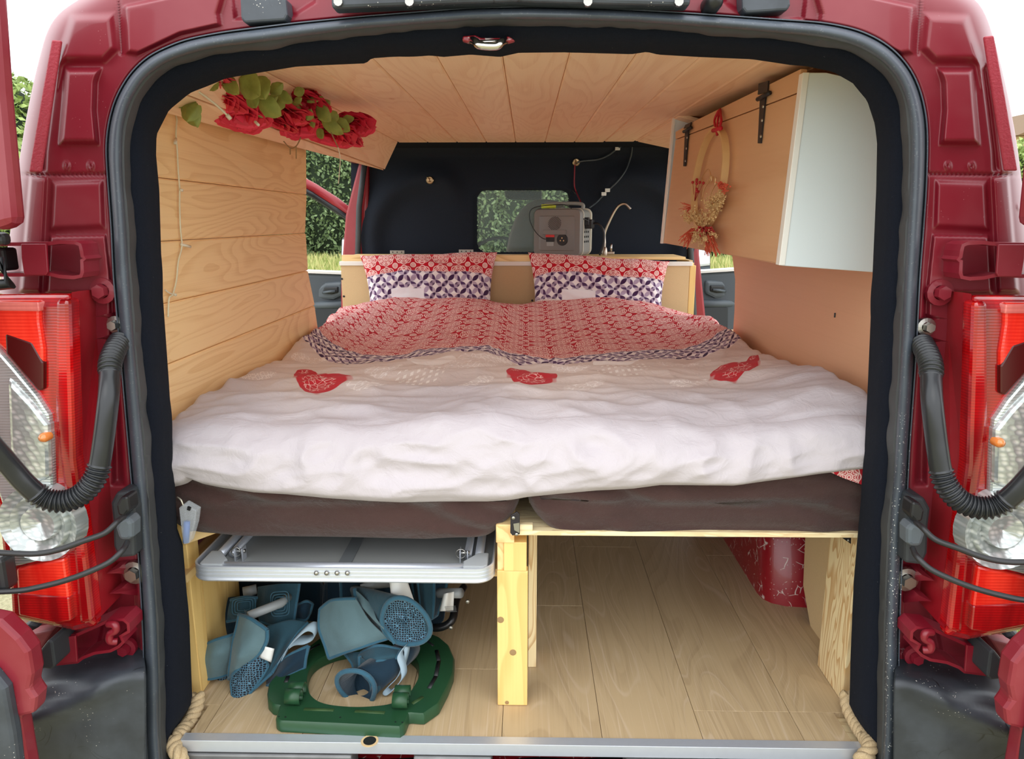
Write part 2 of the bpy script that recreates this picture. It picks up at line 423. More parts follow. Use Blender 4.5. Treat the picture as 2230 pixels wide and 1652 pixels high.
def cloth_plain(name, c, weave=900, wr=10, rough=0.9, sheen=0.2, var=0.9, bs=0.25):
    g = G(name); o = g.obj(); n = g.noise(o, weave, 2); n2 = g.noise(o, wr, 4, 0.6, 0.6)
    col = g.mix(n2, L(tuple(x * var for x in c)), L(c))
    return g.bsdf(col, rough, bump=n * 0.15 + n2, bstr=bs, bdist=0.01, sheen=sheen, spec=0.2)
M['brown_sheet'] = cloth_plain('brown_fitted_sheet', (78, 55, 51), wr=14, bs=0.9, var=0.8)
M['chair_blue'] = cloth_plain('teal_chair_fabric', (44, 78, 92), wr=22, var=0.8, rough=0.75)
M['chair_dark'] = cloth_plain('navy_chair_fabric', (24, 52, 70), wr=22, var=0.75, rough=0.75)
M['chair_faded'] = cloth_plain('faded_teal_fabric', (96, 122, 128), wr=16, var=0.8, rough=0.8)
M['piping'] = cloth_plain('piping_tape', (56, 98, 118), weave=500, wr=60, var=0.85)
def netting(name):
    g = G(name); x, y, z = g.xyz(g.obj())
    v = g.vor(g.vec(x * 1.0, y * 0.5 + z, 0.0), 210, 'DISTANCE_TO_EDGE', 'Distance', 0.45)
    col = g.mix(g.ss(v, 0.06, 0.16), L((88, 132, 156)), L((14, 22, 34)))
    return g.bsdf(col, 0.7, bump=1.0 - g.ss(v, 0.05, 0.2), bstr=0.5, bdist=0.002)
M['netting'] = netting('cup_holder_netting')
def rope_mat():
    g = G('hemp_rope'); n = g.noise(g.obj(), 420, 3, 0.7)
    return g.bsdf(g.mix(n, L((150, 120, 82)), L((222, 200, 160))), 0.9, bump=n, bstr=0.6)
M['rope'] = rope_mat()
def leaf(name, a, b, rough=0.55):
    g = G(name); n = g.noise(g.obj(), 50, 3); return g.bsdf(g.mix(n, L(a), L(b)), rough, bump=n, bstr=0.3, sss=0.0)
M['leaf'] = leaf('silk_leaf', (100, 112, 44), (168, 176, 92))
M['leaf_dark'] = leaf('dark_sepal', (34, 60, 34), (66, 94, 48))
def petals(name, a, b):
    g = G(name); nd = g.n('ShaderNodeNewGeometry'); r = E(g, nd.outputs['Random Per Island']); n = g.noise(g.obj(), 60, 3)
    return g.bsdf(g.mix(r * 0.7 + n * 0.3, L(a), L(b)), 0.6, bump=n, bstr=0.3)
M['petal'] = petals('silk_petal', (190, 10, 40), (246, 66, 98))
M['petal_pale'] = petals('silk_petal_pale', (206, 40, 66), (236, 90, 108))

def hedge_mat(name, a, b):
    g = G(name); nd = g.n('ShaderNodeNewGeometry'); r = E(g, nd.outputs['Random Per Island'])
    n = g.noise(g.obj(), 0.8, 3)
    return g.bsdf(g.mix(r * 0.6 + n * 0.4, L(a), L(b)), 0.6)
M['hedge_leaf'] = hedge_mat('hedge_leaves', (52, 76, 42), (138, 160, 108))
M['tree_leaf'] = hedge_mat('tree_leaves', (104, 128, 60), (176, 196, 116))
M['hedge_core'] = plain('hedge_core', (40, 56, 34), 0.9, bn=(3, 0.3, 0.6))
def grass_mat():
    g = G('meadow_grass'); o = g.obj(); n = g.noise(o, 3, 5, 0.7); n2 = g.noise(o, 60, 3)
    col = g.mix(n, L((112, 120, 82)), L((160, 156, 118)))
    return g.bsdf(g.mix(n2, col, L((184, 174, 140))), 0.9, bump=n2, bstr=0.6, bdist=0.03)
M['grass'] = grass_mat()
def blade_mat():
    g = G('grass_blades'); nd = g.n('ShaderNodeNewGeometry'); r = E(g, nd.outputs['Random Per Island'])
    return g.bsdf(g.mix(r, L((120, 146, 62)), L((214, 204, 140))), 0.8)
M['blades'] = blade_mat()
# ------------------------------------------------------------------ printed bedding
CREAM, CREAM2 = (220, 208, 202), (192, 184, 188)
def medallions(g, x, y, a=0.072):
    def cell(dx, dy):
        cx = g.fract(x / a + dx) - 0.5; cy = g.fract(y / a + dy) - 0.5
        return cx, cy, g.sqrt(cx * cx + cy * cy)
    cx, cy, r = cell(0, 0); th = g.atan2(cy, cx)
    ln = lambda q, r0, w_: 1.0 - g.ss(g.abs(q - r0), w_, w_ * 2.0)
    c8 = g.cos(th * 8.0)
    lines = g.mxx(ln(r, 0.07, 0.014), ln(r, 0.14, 0.014))
    lines = g.mxx(lines, ln(r + c8 * 0.045, 0.27, 0.014))
    lines = g.mxx(lines, ln(r + c8 * 0.02, 0.355, 0.012))
    lines = g.mxx(lines, ln(r - g.abs(g.cos(th * 4.0)) * 0.05, 0.41, 0.014))
    pet = (1.0 - g.ss(g.abs(c8 + 1.0), 0.12, 0.3)) * g.ss(r, 0.15, 0.18) * (1.0 - g.ss(r, 0.3, 0.36))
    lines = g.mxx(lines, pet)
    inside = 1.0 - g.ss(r, 0.44, 0.47)
    _, _, r2 = cell(0.5, 0.5)
    small = g.mxx(ln(r2, 0.05, 0.016), ln(r2, 0.125, 0.02))
    f = g.mxx(lines * 1.0, small)
    base = g.mix(inside * 0.14, L((186, 20, 38)), L((238, 196, 190)))
    return g.mix(f * 0.9, base, L((244, 216, 208)))
def stars(g, x, y, a=0.04):
    def one(xx, yy, w_):
        cx = g.fract(xx) - 0.5; cy = g.fract(yy) - 0.5
        return 1.0 - g.ss(g.abs(cy) + cx * cx * (w_ * 4.0), w_ - 0.02, w_ + 0.03)
    X, Y = x / a, y / a
    p1 = one(X, Y + 0.5, 0.2); p2 = one(Y, X + 0.5, 0.2)
    D1, D2 = (X + Y), (X - Y)
    p3 = one(D1, D2 + 0.5, 0.24); p4 = one(D2, D1 + 0.5, 0.24)
    ck = g.fract(g.floor(X) * 0.5 + g.floor(Y) * 0.5) * 2.0
    col = g.mix(0.55, L((232, 222, 224)), L((206, 192, 204)))
    fx = g.fract(X) - 0.5; fy = g.fract(Y) - 0.5
    dark = g.ss(g.sin((X + 0.25) * math.pi) * g.sin((Y + 0.25) * math.pi), -0.1, 0.1)
    col = g.mix(p1, col, L((242, 236, 234))); col = g.mix(p2, col, L((238, 232, 232)))
    col = g.mix(p3, col, g.mix(dark, L((178, 160, 182)), L((66, 38, 76))))
    return g.mix(p4, col, g.mix(dark, L((84, 56, 96)), L((188, 172, 190))))

def affine(src, dst):
    """2x3 matrix that takes the three dst points to the three src points"""
    A = np.array([[d[0], d[1], 1.0] for d in dst]); S = np.array(src)
    return np.linalg.solve(A, S).T
def heart(g, x, y, pts):
    m = affine([(-0.95, 0.8), (0.95, 0.8), (0, -1.0)], pts)
    hx = x * float(m[0][0]) + y * float(m[0][1]) + float(m[0][2]); hy = x * float(m[1][0]) + y * float(m[1][1]) + float(m[1][2])
    q = hx * hx + hy * hy - 1.0
    f = q * q * q - hx * hx * hy * hy * hy
    return 1.0 - g.ss(f, -0.012, 0.012), 1.0 - g.ss(f, -0.28, -0.22), hx, hy
def duvet_material(reds, lace, white, dotted):
    g = G('printed_duvet_cotton'); x, y, _ = g.xyz(g.uv()); o = g.obj()
    wob = g.noise(g.vec(x, y, 0.0), 2.0, 2) * 0.03
    yy = y + wob
    fade = g.noise(o, 1.6, 2)
    cream = g.mix(g.ss(y, -0.6, -0.2), L(CREAM2), L(CREAM))  # front end toned darker in the colour to offset the strong light there
    vp = g.vec(x, y, 0.0)
    for pts in lace:
        a, b, hx, hy = heart(g, x, y, pts)
        pat = 1.0 - g.ss(g.vor(vp, 62, 'DISTANCE_TO_EDGE'), 0.02, 0.09)
        cream = g.mix(a * (0.25 + pat * 0.75) * 0.95, cream, L((246, 242, 240)))
    for pts in dotted:
        a, b, hx, hy = heart(g, x, y, pts)
        pat = g.ss(g.sin(x * 420.0), -0.1, 0.3) * g.ss(g.sin(y * 200.0), -0.2, 0.2)
        cream = g.mix(a * pat * 0.8, cream, L((247, 244, 240)))
    for pts in white:
        a, b, hx, hy = heart(g, x, y, pts)
        cream = g.mix(a * 0.9, cream, L((245, 243, 242)))
    for pts in reds:
        a, b, hx, hy = heart(g, x, y, pts)
        pat = 1.0 - g.ss(g.vor(vp, 75, 'DISTANCE_TO_EDGE'), 0.02, 0.07)
        cream = g.mix(a, cream, L((196, 44, 54)))
        cream = g.mix(b * pat * 0.75, cream, L((244, 214, 206)))
    red = medallions(g, x, y)
    pale = g.mix(g.ss(y, 0.12, 0.34) * 0.75 + 0.25, g.mix(0.22, red, L((246, 204, 194))), red)
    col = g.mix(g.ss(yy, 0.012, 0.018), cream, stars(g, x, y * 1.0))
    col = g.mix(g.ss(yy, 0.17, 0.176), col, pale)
    n = g.noise(o, 1200, 2); wr = g.noise(o, 26, 4, 0.6, 1.0)
    return g.bsdf(col, 0.9, bump=n * 0.12 + wr, bstr=0.45, bdist=0.007, sheen=0.05, spec=0.15)
def pillow_material():
    g = G('printed_pillow_cotton'); x, y, _ = g.xyz(g.uv()); o = g.obj(); r = g.rnd()
    wob = g.noise(g.vec(x * 3.0 + r * 9.0, y, 0.0), 1.6, 2) * 0.05
    yy = y + wob
    col = g.mix(g.ss(yy, 0.215, 0.22), stars(g, x, y, 0.052), medallions(g, x, y, 0.074))
    inx = g.ss(x, 0.12, 0.125) * (1.0 - g.ss(x, 0.26, 0.265)) * (1.0 - g.ss(yy, 0.145, 0.15))
    bot = 1.0 - g.ss(yy - g.abs(x - 0.34) * 0.1, 0.08, 0.085)
    lace = 1.0 - g.ss(g.vor(g.vec(x, y, 0.0), 60, 'DISTANCE_TO_EDGE'), 0.02, 0.09)
    col = g.mix(bot, col, g.mix(lace * 0.6, L(CREAM), L((246, 242, 240))))
    col = g.mix(inx, col, L((238, 236, 240)))
    n = g.noise(o, 1200, 2); wr = g.noise(o, 20, 4, 0.6, 1.0)
    return g.bsdf(col, 0.9, bump=n * 0.12 + wr, bstr=0.4, bdist=0.01, sheen=0.15, spec=0.15)
M['pillow'] = pillow_material()
# ------------------------------------------------------------------ the van: outlines measured on the photograph, put at their real distances
S_OUT = [(484,68),(394,86),(319,120),(278,161),(248,214),(233,270),(228,319),(233,394),(240,488),(245,600),(263,800),(283,1033),(290,1100),(302,1234),(311,1401),(312,1501),(316,1652),(330,1760),(1940,1760),
         (1952,1652),(1958,1534),(1959,1401),(1965,1234),(1976,1100),(1983,966),(1995,800),(2005,600),(2011,525),(2019,413),(2022,319),(2021,263),(2011,210),(1993,161),(1963,120),(1925,88),(1869,62),(1794,47),(1700,41),(1500,27),(1316,17),(1150,13),(1025,16),(791,34),(646,48)]
S_IN = [(469,116),(375,143),(323,180),(293,233),(281,281),(281,375),(291,525),(296,600),(310,800),(328,1000),(338,1167),(351,1300),(359,1468),(358,1601),(371,1690),(1900,1690),(1912,1652),(1914,1551),(1913,1467),(1917,1300),(1927,1100),(1935,1000),(1946,800),(1956,600),
        (1961,620),(1966,413),(1969,300),(1963,233),(1944,180),(1906,139),(1850,109),(1775,92),(1700,86),(1608,76),(1374,58),(1150,54),(1025,55),(791,73),(560,107)]
S_IN.remove((1961, 620))
F_IN = [(560,159),(488,171),(413,203),(368,240),(341,293),(340,338),(347,413),(353,620),(368,833),(378,1000),(386,1150),(398,1184),(413,1367),(419,1528),(392,1570),(373,1610),(371,1645),(1905,1650),(1908,1634),(1884,1601),(1850,1534),(1852,1434),(1859,1267),(1869,1150),(1880,1033),(1890,833),(1900,600),(1908,413),(1910,311),
        (1905,270),(1888,218),(1858,180),(1813,156),(1756,144),(1724,142),(1678,135),(1637,129),(1520,124),(1433,119),(1409,112),(1374,118),(1229,114),(1130,115),(1089,124),(1025,119),(966,124),(937,121),(850,124),(809,127),(797,138),(704,142),(646,145)]
B_OUT = [(22,514),(28,450),(41,356),(56,263),(75,169),(101,68),(124,30),(169,0),(260,-50),(500,-80),(1125,-110),(1750,-80),(1990,-50),(2085,-25),(2131,0),(2150,38),(2173,113),(2195,206),(2214,308),(2225,394),(2240,514),(2262,640),(2275,900),(2240,1100),(2225,1250),(2205,1370),(2190,1500),(2200,1652),(2200,1800),(2190,1990),(60,1990),(40,1800),(45,1652),(60,1500),(55,1370),(25,1250),(8,1100),(-25,900),(-5,640)]
C0 = (1125.0, 800.0)
def polar(poly):
    """radius of the outline round C0 as a function of the angle"""
    a = sorted([(math.atan2(v - C0[1], u - C0[0]), math.hypot(u - C0[0], v - C0[1]), u, v) for u, v in poly])
    P = [(x[2] - C0[0], x[3] - C0[1]) for x in a]; A = [x[0] for x in a]
    def f(th):
        import bisect
        i = bisect.bisect(A, th) % len(A); p, q = P[i - 1], P[i]
        d = (math.cos(th), math.sin(th)); e = (q[0] - p[0], q[1] - p[1])
        den = d[0] * e[1] - d[1] * e[0]
        return (p[0] * e[1] - p[1] * e[0]) / den
    return f
NA = 560
ANG = [-math.pi + 2 * math.pi * (i + 0.5) / NA for i in range(NA)]
rSo, rSi, rF, rB = [[f(t) for t in ANG] for f in (polar(S_OUT), polar(S_IN), polar(F_IN), polar(B_OUT))]
def smooth(r, n, keep=None):
    for _ in range(n): r = [0.25 * r[i - 1] + 0.5 * r[i] + 0.25 * r[(i + 1) % len(r)] for i in range(len(r))]
    return r
rSo = smooth(rSo, 6); rSi = smooth(rSi, 3); rB = smooth(rB, 4)
def uvp(i, r): return C0[0] + r * math.cos(ANG[i]), C0[1] + r * math.sin(ANG[i])
YS_O, YS_I, YF = 1.10, 1.125, 1.20
NB_ = 1680
ANB = [-math.pi + 2 * math.pi * (i + 0.5) / NB_ for i in range(NB_)]
def resamp(r): return list(np.interp(ANB, ANG, r, period=2 * math.pi))

van = empty('van', 'dark red panel van with rear doors open, converted into a camper', 'van')

# --- relief of the pressed sheet metal
def sd_poly(px, py, poly):
    P = np.array(poly, float); n = len(P); d = np.full(px.shape, 1e18); s = np.ones(px.shape)
    for i in range(n):
        a, b = P[i], P[i - 1]; ex, ey = b - a; wx, wy = px - a[0], py - a[1]
        t = np.clip((wx * ex + wy * ey) / (ex * ex + ey * ey), 0, 1)
        bx, by = wx - ex * t, wy - ey * t; d = np.minimum(d, bx * bx + by * by)
        c1, c2, c3 = py >= a[1], py < b[1], ex * wy > ey * wx
        fl = (c1 & c2 & c3) | (~c1 & ~c2 & ~c3); s = np.where(fl, -s, s)
    return s * np.sqrt(d)
def nss(x): x = np.clip(x, 0, 1); return x * x * (3 - 2 * x)
RELIEF = [  # outline on the left half of the photograph, height towards the camera (m), width of the slope (px)
    ([(139,146),(225,146),(214,180),(212,240),(219,318),(124,318),(132,230)], 0.016, 9),
    ([(150,28),(252,24),(262,110),(230,142),(146,142),(139,146),(128,200),(118,200),(120,120)], 0.012, 14),
    ([(113,128),(128,150),(106,330),(104,378),(80,378),(95,250)], -0.008, 8),
    ([(266,10),(500,-40),(480,30),(484,58),(394,78),(300,122),(272,118)], 0.012, 7),
    ([(62,380),(105,384),(92,640),(40,640)], 0.010, 6),
    ([(110,392),(228,388),(232,500),(104,506)], 0.007, 9),
    ([(108,512),(232,510),(246,640),(205,640),(100,640)], 0.010, 4),
    ([(476,-60),(500,-20),(508,46),(560,48),(640,40),(690,8),(700,-60)], -0.010, 7),
    ([(235,640),(252,640),(275,1060),(240,1060)], -0.02, 10),
    ([(250,1220),(300,1220),(312,1420),(200,1440),(215,1370)], -0.012, 8),
]
def relief(U, V):
    Um = np.where(U > C0[0] + 6, 2 * (C0[0] + 6) - U, U); D = np.zeros(U.shape)
    for poly, h, wd in RELIEF:
        D += h * nss(-sd_poly(Um, V, poly) / (wd * 1.6))
    # overlapped panel joint
    D += np.where(Um < 240, -0.006 * np.exp(-((V - (380 - (Um - 130) * 0.01)) / 2.5) ** 2), 0)
    D += np.where((V < 120), -0.004 * np.exp(-((Um - (262 + (V - 60) * 0.06)) / 3.0) ** 2), 0)
    # round weld dimples
    for cu, cv in ((145, 361), (197, 361), (40, 450)):
        r = np.hypot(Um - cu, V - cv); D += 0.0035 * np.exp(-((r - 6) / 2.0) ** 2)
    return D
NR = 110
bSo, bB = resamp(rSo), resamp(rB)
T = np.linspace(0, 1, NR + 1)
U = np.zeros((NR + 1, NB_)); V = np.zeros((NR + 1, NB_))
for i in range(NB_):
    r = (bSo[i] - 12) * (1 - T) + bB[i] * T
    U[:, i] = C0[0] + r * math.cos(ANB[i]); V[:, i] = C0[1] + r * math.sin(ANB[i])
D = relief(U, V)
dist_out = (1 - T[:, None]) * (np.array(bB) - np.array(bSo))[None, :]
Yg = 1.115 - D + 0.05 * np.exp(-dist_out / 14.0)
edge = nss((np.array(T)[:, None] * (np.array(bB) - np.array(bSo))[None, :]) / 16.0)
Yg = Yg - 0.01 * edge
mb = MB(); rings = [[PY(U[j, i], V[j, i], float(Yg[j, i])) for i in range(NB_)] for j in range(NR + 1)]
last = rings[-1]; cen = Vector((-0.012, 0, 0.7))
def outw(p, a, y):
    d = Vector((p.x - cen.x, 0, p.z - cen.z)); d.normalize(); return Vector((p.x + d.x * a, y, p.z + d.z * a))
rings += [[outw(p, 0.012, 1.19) for p in last], [outw(p, 0.03, 1.30) for p in last], [outw(p, 0.04, 1.8) for p in last], [outw(p, 0.04, 2.40) for p in last]]
mb.loft(rings, True)
mb.build('body_panel', M['red_paint'], van, smooth=True)

# --- rubber seal round the opening: flange, bulb, stitched lip
mb = MB(); prof = []
K = 10
rows = []
for k in range(K + 1):
    t = k / K; a = math.pi * t
    off = 0.026 * math.sin(a) ** 0.8
    rows.append((0.10 + 0.62 * (0.5 - 0.5 * math.cos(a)), YS_O + 0.004 - off))
rows = [(0.0, YS_O + 0.004), (0.0, YS_O - 0.012), (0.06, YS_O - 0.012), (0.10, YS_O - 0.004)] + rows[1:]
mb.loft([[PY(*uvp(i, rSo[i] + (rSi[i] - rSo[i]) * t), y) for i in range(NA)] for t, y in rows], True)
mb.build('door_seal', M['seal'], van, smooth=True, angle=50)
mb = MB(); rr = random.Random(3); wav = smooth([rr.uniform(-1, 1) for _ in range(NA)], 4)
def lipr(i, t): return rSo[i] + (rSi[i] - rSo[i]) * t
mb.loft([[PY(*uvp(i, lipr(i, 0.70)), YS_O - 0.001) for i in range(NA)], [PY(*uvp(i, lipr(i, 0.80) - wav[i] * 3), YS_O + 0.001) for i in range(NA)],
         [PY(*uvp(i, lipr(i, 1.0) - wav[i] * 7 - 2), YS_I - 0.004) for i in range(NA)], [PY(*uvp(i, lipr(i, 1.0) - wav[i] * 7 - 4), YS_I + 0.004) for i in range(NA)]], True)
mb.build('seal_lip', M['seal_lip'], van, smooth=True, angle=50)

# --- black carpet glued round the jamb
def felt_ring(t, i):
    n = 4 * math.sin(i * 0.21) * math.sin(i * 0.077) if 0 < t < 1 else 0
    return (rSi[i] + 4) * (1 - t) + rF[i] * t + n
mb = MB()
ts = [(0, 1.128), (0.12, 1.128), (0.35, 1.135), (0.6, 1.15), (0.85, 1.175), (0.97, 1.193), (1.0, 1.205)]
rings = [[PY(*uvp(i, felt_ring(t, i)), y) for i in range(NA)] for t, y in ts]
inner = rings[-1]
rings += [[outw(p, 0.012, 1.215) for p in inner], [outw(p, 0.09, 1.222) for p in inner]]
mb.loft(rings, True)
mb.build('carpet_lining', M['felt'], van, smooth=True)

# --- outside skin of the roof and the cab ahead of the side doors
mb = MB()
mb.box((-0.74, 2.38, 1.25), (0.74, 5.0, 1.29)); mb.box((-0.80, 2.38, 1.16), (-0.70, 5.0, 1.27)); mb.box((0.70, 2.38, 1.16), (0.80, 5.0, 1.27))
mb.build('cab_roof', M['red_paint'], van, bevel=0.02)
for s in (-1, 1):
    # door pillar beside the bulkhead, its rubber and the windscreen pillar
    mb = MB(); pr = [PY(786, 335, 3.42), PY(752, 470, 3.42), PY(742, 600, 3.42), PY(742, 1150, 3.42), PY(802, 1150, 3.42), PY(802, 335, 3.42)]
    if s > 0: pr = [PY(1475, 335, 3.42), PY(1475, 1150, 3.42), PY(1560, 1150, 3.42), PY(1538, 700, 3.42), PY(1524, 560, 3.42), PY(1500, 335, 3.42)]
    mb.prism(pr, (0, 0.08, 0)); mb.build('door_pillar', M['red_paint_bright'], van, bevel=0.01)
    mb = MB(); xs = -0.735 if s < 0 else 0.755
    mb.tube([PY(795, 350, 3.395), PY(782, 450, 3.395), PY(779, 560, 3.395), PY(779, 900, 3.395)] if s < 0 else [PY(1488, 340, 3.395), PY(1500, 480, 3.395), PY(1505, 560, 3.395), PY(1512, 700, 3.395), PY(1520, 900, 3.395)], 0.013, 8)
    mb.build('door_seal', M['seal_lip'], van, smooth=True)
    mb = MB(); mb.tube([(s * 0.75, 4.95, 1.22), (s * 0.84, 5.35, 0.9), (s * 0.86, 5.6, 0.6)], 0.05, 8); mb.tube([(s*0.86, 5.6, 0.6), (s*0.86, 5.6, -0.4)], 0.05, 8)
    mb.build('windscreen_pillar', M['red_paint'], van, smooth=True)
mb = MB(); mb.box((-0.85, 4.6, 0.2), (0.85, 5.6, 0.52)); mb.box((-0.85, 5.5, -0.4), (0.85, 6.2, 0.45))
mb.build('dashboard', M['door_dark'], van, bevel=0.06)
mb = MB(); mb.lathe([(0.17, 0), (0.185, 0.012), (0.19, 0.0), (0.185, -0.012), (0.17, 0)], (-0.16, 4.45, 0.66), (0, -0.8, 0.6), 32); mb.tube([(-0.33, 4.45, 0.66), (0.01, 4.45, 0.66)], 0.015)
mb.build('steering_wheel', M['black_plastic'], van, smooth=True)
# seats seen through the bulkhead window
st = empty('cab_seat', 'brown grey cab seat back seen through the bulkhead window', 'seat')
c = PY(1185, 480, 3.95)
mb = MB(); mb.loft([[Vector((c.x + x_ * w_, c.y + yy, z)) for x_, yy in ((-1, .0), (-.8, -.05), (.8, -.05), (1, 0), (.8, .06), (-.8, .06))] for z, w_ in ((0.3, .24), (0.6, .24), (0.86, .2), (0.98, .13), (1.02, .05))], True, True)
mb.build('backrest', M['seat_fabric'], st, smooth=True, sub=1)
mb = MB(); mb.box((c.x - .25, c.y, .15), (c.x + .25, c.y + .5, .32)); mb.build('cushion', M['seat_fabric'], st, bevel=0.04)
mr = empty('rear_view_mirror', 'rear view mirror hanging behind the bulkhead window', 'mirror')
a, b = PY(1100, 416, 4.5), PY(1178, 440, 4.5)
mb = MB(); mb.prism([PY(1098, 415, 4.5), PY(1180, 415, 4.5), PY(1180, 437, 4.5), PY(1107, 434, 4.5), PY(1100, 428, 4.5)], (0, 0.02, 0)); mb.build('mirror_housing', M['black_plastic'], mr, bevel=0.005)
mb = MB(); mb.prism([PY(1102, 418, 4.495), PY(1178, 418, 4.495), PY(1178, 434, 4.495), PY(1109, 431, 4.495), PY(1104, 426, 4.495)], (0, 0.004, 0)); mb.build('mirror_glass', M['mirror'], mr)
mb = MB(); mb.tube([PY(1140, 420, 4.52), PY(1150, 395, 4.56)], 0.01); mb.build('arm', M['black_plastic'], mr)

# --- front doors swung open, seen through the side openings
def front_door(s):
    d = empty('front_door'); d.parent = van
    if s < 0:
        Y = 4.1; P = [PY(560, 590, Y - 0.15), PY(770, 598, Y), PY(770, 900, Y), PY(560, 900, Y - 0.15)]
        hnd = (716, 631); bar = [PY(640, 388, Y - 0.1), PY(683, 411, Y), PY(730, 441, Y), PY(772, 470, Y + 0.03), PY(776, 598, Y + 0.03)]
        mir = [(745, 521), (770, 519), (770, 560), (744, 560)]
    else:
        Y = 4.1; P = [PY(1500, 596, Y), PY(1720, 582, Y - 0.15), PY(1720, 900, Y - 0.15), PY(1500, 900, Y)]
        hnd = (1567, 628); bar = [PY(1690, 388, Y - 0.1), PY(1640, 411, Y), PY(1560, 441, Y), PY(1512, 470, Y + 0.03), PY(1506, 598, Y + 0.03)]
        mir = [(1522, 543), (1546, 547), (1546, 590), (1522, 590)]
    mb = MB(); mb.prism(P, (0, 0.10, 0)); mb.build('door_trim', M['door_grey'], d, bevel=0.02)
    mb = MB(); q = [p + Vector((0, -0.012, 0)) for p in P]; mb.prism([q[0] + Vector((0,0,.012)), q[1] + Vector((0,0,.012)), q[1], q[0]], (0, 0.11, 0)); mb.build('window_rubber', M['white_edge'], d)
    # recess and handle
    cu, cv = hnd; k = -1 if s > 0 else 1
    o1 = [(cu - 30*k, cv + 20), (cu - 26*k, cv - 4), (cu - 8*k, cv - 16), (cu + 30*k, cv - 18), (cu + 30*k, cv + 12), (cu + 10*k, cv + 22)]
    mb = MB(); mb.prism([PY(u, v, Y - 0.055) for u, v in o1], (0, 0.05, 0)); mb.build('handle_surround', M['door_grey'], d, bevel=0.015)
    o2 = [(cu - 16*k, cv + 8), (cu - 10*k, cv - 6), (cu + 20*k, cv - 7), (cu + 20*k, cv + 6), (cu + 6*k, cv + 10)]
    mb = MB(); mb.prism([PY(u, v, Y - 0.068) for u, v in o2], (0, 0.02, 0)); mb.build('handle_recess', M['black_plastic'], d, bevel=0.006)
    mb = MB(); mb.tube([PY(cu - 12*k, cv + 6, Y - 0.078), PY(cu, cv + 4, Y - 0.082), PY(cu + 14*k, cv + 3, Y - 0.078)], 0.007, 8); mb.build('handle', M['door_grey'], d, smooth=True)
    mb = MB(); A = PY(cu - 60, cv + 34, Y - 0.05); B = PY(cu + 60, cv + 32, Y - 0.05); mb.tube([A, B], 0.022, 8); mb.build('armrest', M['door_grey'], d, smooth=True)
    mb = MB(); mb.prism([PY(cu - 90, cv + 40, Y - 0.06), PY(cu + 90, cv + 38, Y - 0.06), PY(cu + 90, cv + 200, Y - 0.06), PY(cu - 90, cv + 200, Y - 0.06)], (0, 0.05, 0)); mb.build('door_pocket', M['door_dark'], d, bevel=0.01)
    mb = MB(); mb.tube(bar, 0.032, 8, flat=1.0); mb.build('window_frame', M['red_paint_bright'], d, smooth=True)
    mb = MB(); mb.tube([p + Vector((-0.0, -0.02, -0.035)) for p in bar], 0.017, 8); mb.build('window_rubber', M['black_plastic'], d, smooth=True)
    mo = empty('door_mirror', 'door mirror beyond the %s side opening' % ('left' if s < 0 else 'right'), 'mirror')
    c_ = sum((PY(u, v, 4.35) for u, v in mir), Vector()) / 4
    mb = MB(); mb.prism([c_ + (PY(u, v, 4.35) - c_) * 1.22 for u, v in mir], (0, 0.08, 0)); mb.build('mirror_housing', M['black_plastic'], mo, bevel=0.02)
    mb = MB(); mb.prism([c_ + (PY(u, v, 4.342) - c_) * 0.98 for u, v in mir], (0, 0.004, 0)); mb.build('mirror_glass', M['mirror'], mo)
front_door(-1); front_door(1)

